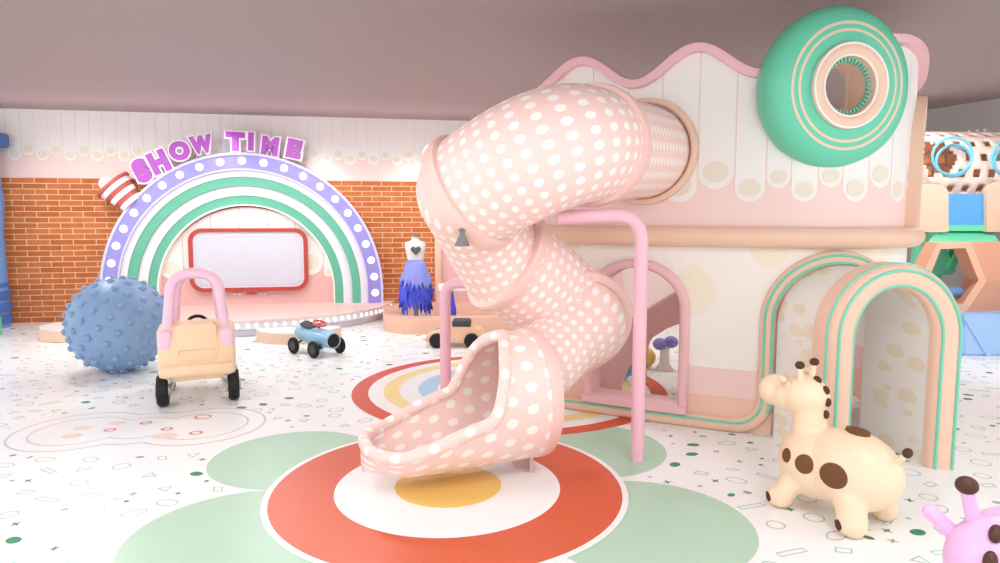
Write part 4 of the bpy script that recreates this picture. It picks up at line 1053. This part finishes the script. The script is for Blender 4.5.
# lattice tunnel with portholes
lc = P(962, 168, 8.55); lt = thing('lattice_tunnel', 'pale peach lattice crawl tunnel with blue ring portholes', 'crawl tunnel', (lc.x, lc.y, 0)); LO = Vector((lc.x, lc.y, 0))
LR = .50; b = B(); nseg, nx = 64, 50; x0_ = -.92; dx = 1.5/nx; pq = P(952.5, 156, 7.85)-LO; grid = []
for i in range(nx+1):
    grid.append([b.verts.new((x0_+dx*i, LR*math.cos(2*PI*k/nseg), lc.z-.05+LR*math.sin(2*PI*k/nseg))) for k in range(nseg)])
for i in range(nx):
    for k in range(nseg):
        slot = (i+3*((k//4) % 2)) % 6 in (0, 1, 2) and k % 4 in (0, 1)
        cx = (x0_+dx*(i+.5)); zz = LR*math.sin(2*PI*(k+.5)/nseg); yy = LR*math.cos(2*PI*(k+.5)/nseg)
        if slot and i > 3: continue
        if yy < 0 and ((cx-pq.x)**2+(zz-(pq.z-lc.z+.05))**2 < .2**2): continue
        b.faces.new((grid[i][k], grid[i][(k+1) % nseg], grid[i+1][(k+1) % nseg], grid[i+1][k]))
o = obj('lattice_shell', b, 'lattice', lt); sm = o.modifiers.new('Solidify', 'SOLIDIFY'); sm.thickness = .03; sm.offset = -1
def porthole(px, py, Y):
    c = P(px, py, Y)-LO
    for dy, r in ((0, .235), (.20, .205)):
        b = B(); tube(b, [c+Vector((r*math.cos(2*PI*k/40)+dy*.75, dy, r*.9*math.sin(2*PI*k/40)-(.035 if dy else 0))) for k in range(40)], .015, 10, closed=True); obj('porthole_ring', b, 'ring blue', lt)
    b = B(); loft(b, [[c+Vector((.205*math.cos(2*PI*k/40)+y*.75, y, -.035+.182*math.sin(2*PI*k/40))) for k in range(40)] for y in (.19, .26)]); o = obj('porthole_sleeve', b, 'ring blue', lt); sm = o.modifiers.new('Solidify', 'SOLIDIFY'); sm.thickness = .012
porthole(952.5, 156, 7.85); porthole(1012, 157, 7.85)
b = B(); 
for i in range(9):
    for j in range(5): box(b, (-.85+i*.16, .12, lc.z-.33+j*.15), (.12, .02, .11))
obj('inner_lattice', b, 'lattice orange', lt, smooth=False)
b = B(); tz_ = P(975, 140, 8.8).z
for i in range(22):
    x = P(962, 140, 8.75).x-LO.x+i*.05; z1 = tz_+.08+.004*i+.03*(i % 2); box(b, (x, .15, (lc.z+.3+z1)/2), (.024, .02, z1-lc.z-.3))
box(b, (P(962, 140, 8.75).x-LO.x+.52, .15, lc.z+.42), (1.1, .03, .06)); obj('picket_rail', b, 'lattice', lt, smooth=False)
for x in (-.5, .7):
    b = B(); tube(b, [(x, .0, 0), (x, 0, lc.z-LR-.0)], .06, 14); obj('stand', b, 'trim peach', lt)
# ------------------------------------------------------------------ light
W = bpy.data.worlds.new('world'); bpy.context.scene.world = W; W.use_nodes = True
W.node_tree.nodes['Background'].inputs[0].default_value = (1, 1, 1, 1); W.node_tree.nodes['Background'].inputs[1].default_value = 1.62
def area(loc, size, power, rot=(0, 0, 0), col=(.98, .99, 1)):
    l = bpy.data.lights.new('ceiling_lamp', 'AREA'); l.shape = 'DISK'; l.size = size; l.energy = power; l.color = col
    o = bpy.data.objects.new('ceiling_lamp', l); COL.objects.link(o); o.location = loc; o.rotation_euler = rot; return o
for x, y in ((-4.6, .2), (-1.5, .2), (1.6, .2), (4.7, .2), (-4.6, 3.0), (-1.9, 2.6), (1.3, 1.5), (4.4, 2.6)): area((x, y, H-.06), 1.3, 27)
def spot(loc, target, power, ang, blend=.6, rad=.12, col=(1, .985, .97)):
    l = bpy.data.lights.new('downlight_and_fill', 'SPOT'); l.energy = power; l.spot_size = math.radians(ang); l.spot_blend = blend; l.shadow_soft_size = rad; l.color = col  # shared by the wall downlights and the added fill spots
    o = bpy.data.objects.new('downlight_and_fill', l); COL.objects.link(o); o.location = loc
    o.rotation_euler = (Vector(target)-Vector(loc)).to_track_quat('-Z', 'Y').to_euler(); return o
for x, y in ((-4.5, 6.8), (-1.6, 7.0), (1.9, 7.2), (4.9, 6.6)): spot((x, y, H-.05), (x, y, 0), 105, 174, .4, .25)  # wide spots added to light the far half of the room
for x in (-5.8, -4.2, -2.6, -1.0, .6, 2.4): spot((x, 7.6+.19*x, H-.05), (x-.3, 10.4+.19*x, 1.7), 80, 58, 1, .2)  # added fill aimed at the back wall to brighten its upper part
for x, y in ((-5.2, 7.9), (-2.9, 8.3), (-.6, 8.6), (4.6, 8.2)): spot((x, y, H-.05), (x, y, 0), 100, 174, .4, .25)  # added fill for the floor near the back wall, no fittings there
spot((5.0, 6.4, H-.05), (5.6, 8.6, 1.8), 60, 100, 1, .2)  # added fill to brighten the lattice tunnel
for px in (233, 325, 411):
    p = Wp(wall_a(px), H-.12, .60); spot(p, Wp(wall_a(px), 1.55, .0), 24, 62, .8, .05)
l = bpy.data.lights.new('pink_fill', 'AREA'); l.shape = 'RECTANGLE'; l.size = 8; l.size_y = .5; l.energy = 12; l.color = (1, .62, .78)  # added pink light for the ceiling glow by the back wall, no fitting there
o = bpy.data.objects.new('pink_fill', l); COL.objects.link(o); o.location = Wp(3.6, H-.55, .9); o.rotation_euler = (PI, 0, WYAW)
spot((5.4, 5.4, H-.05), (5.6, 7.6, 1.0), 60, 120, 1, .2)  # added fill for the dark climbing area at the right
sc_ = bpy.context.scene
sc_.view_settings.view_transform = 'Standard'; sc_.view_settings.look = 'None'; sc_.view_settings.gamma = 1; sc_.view_settings.exposure = .07
sc_.view_settings.use_curve_mapping = False
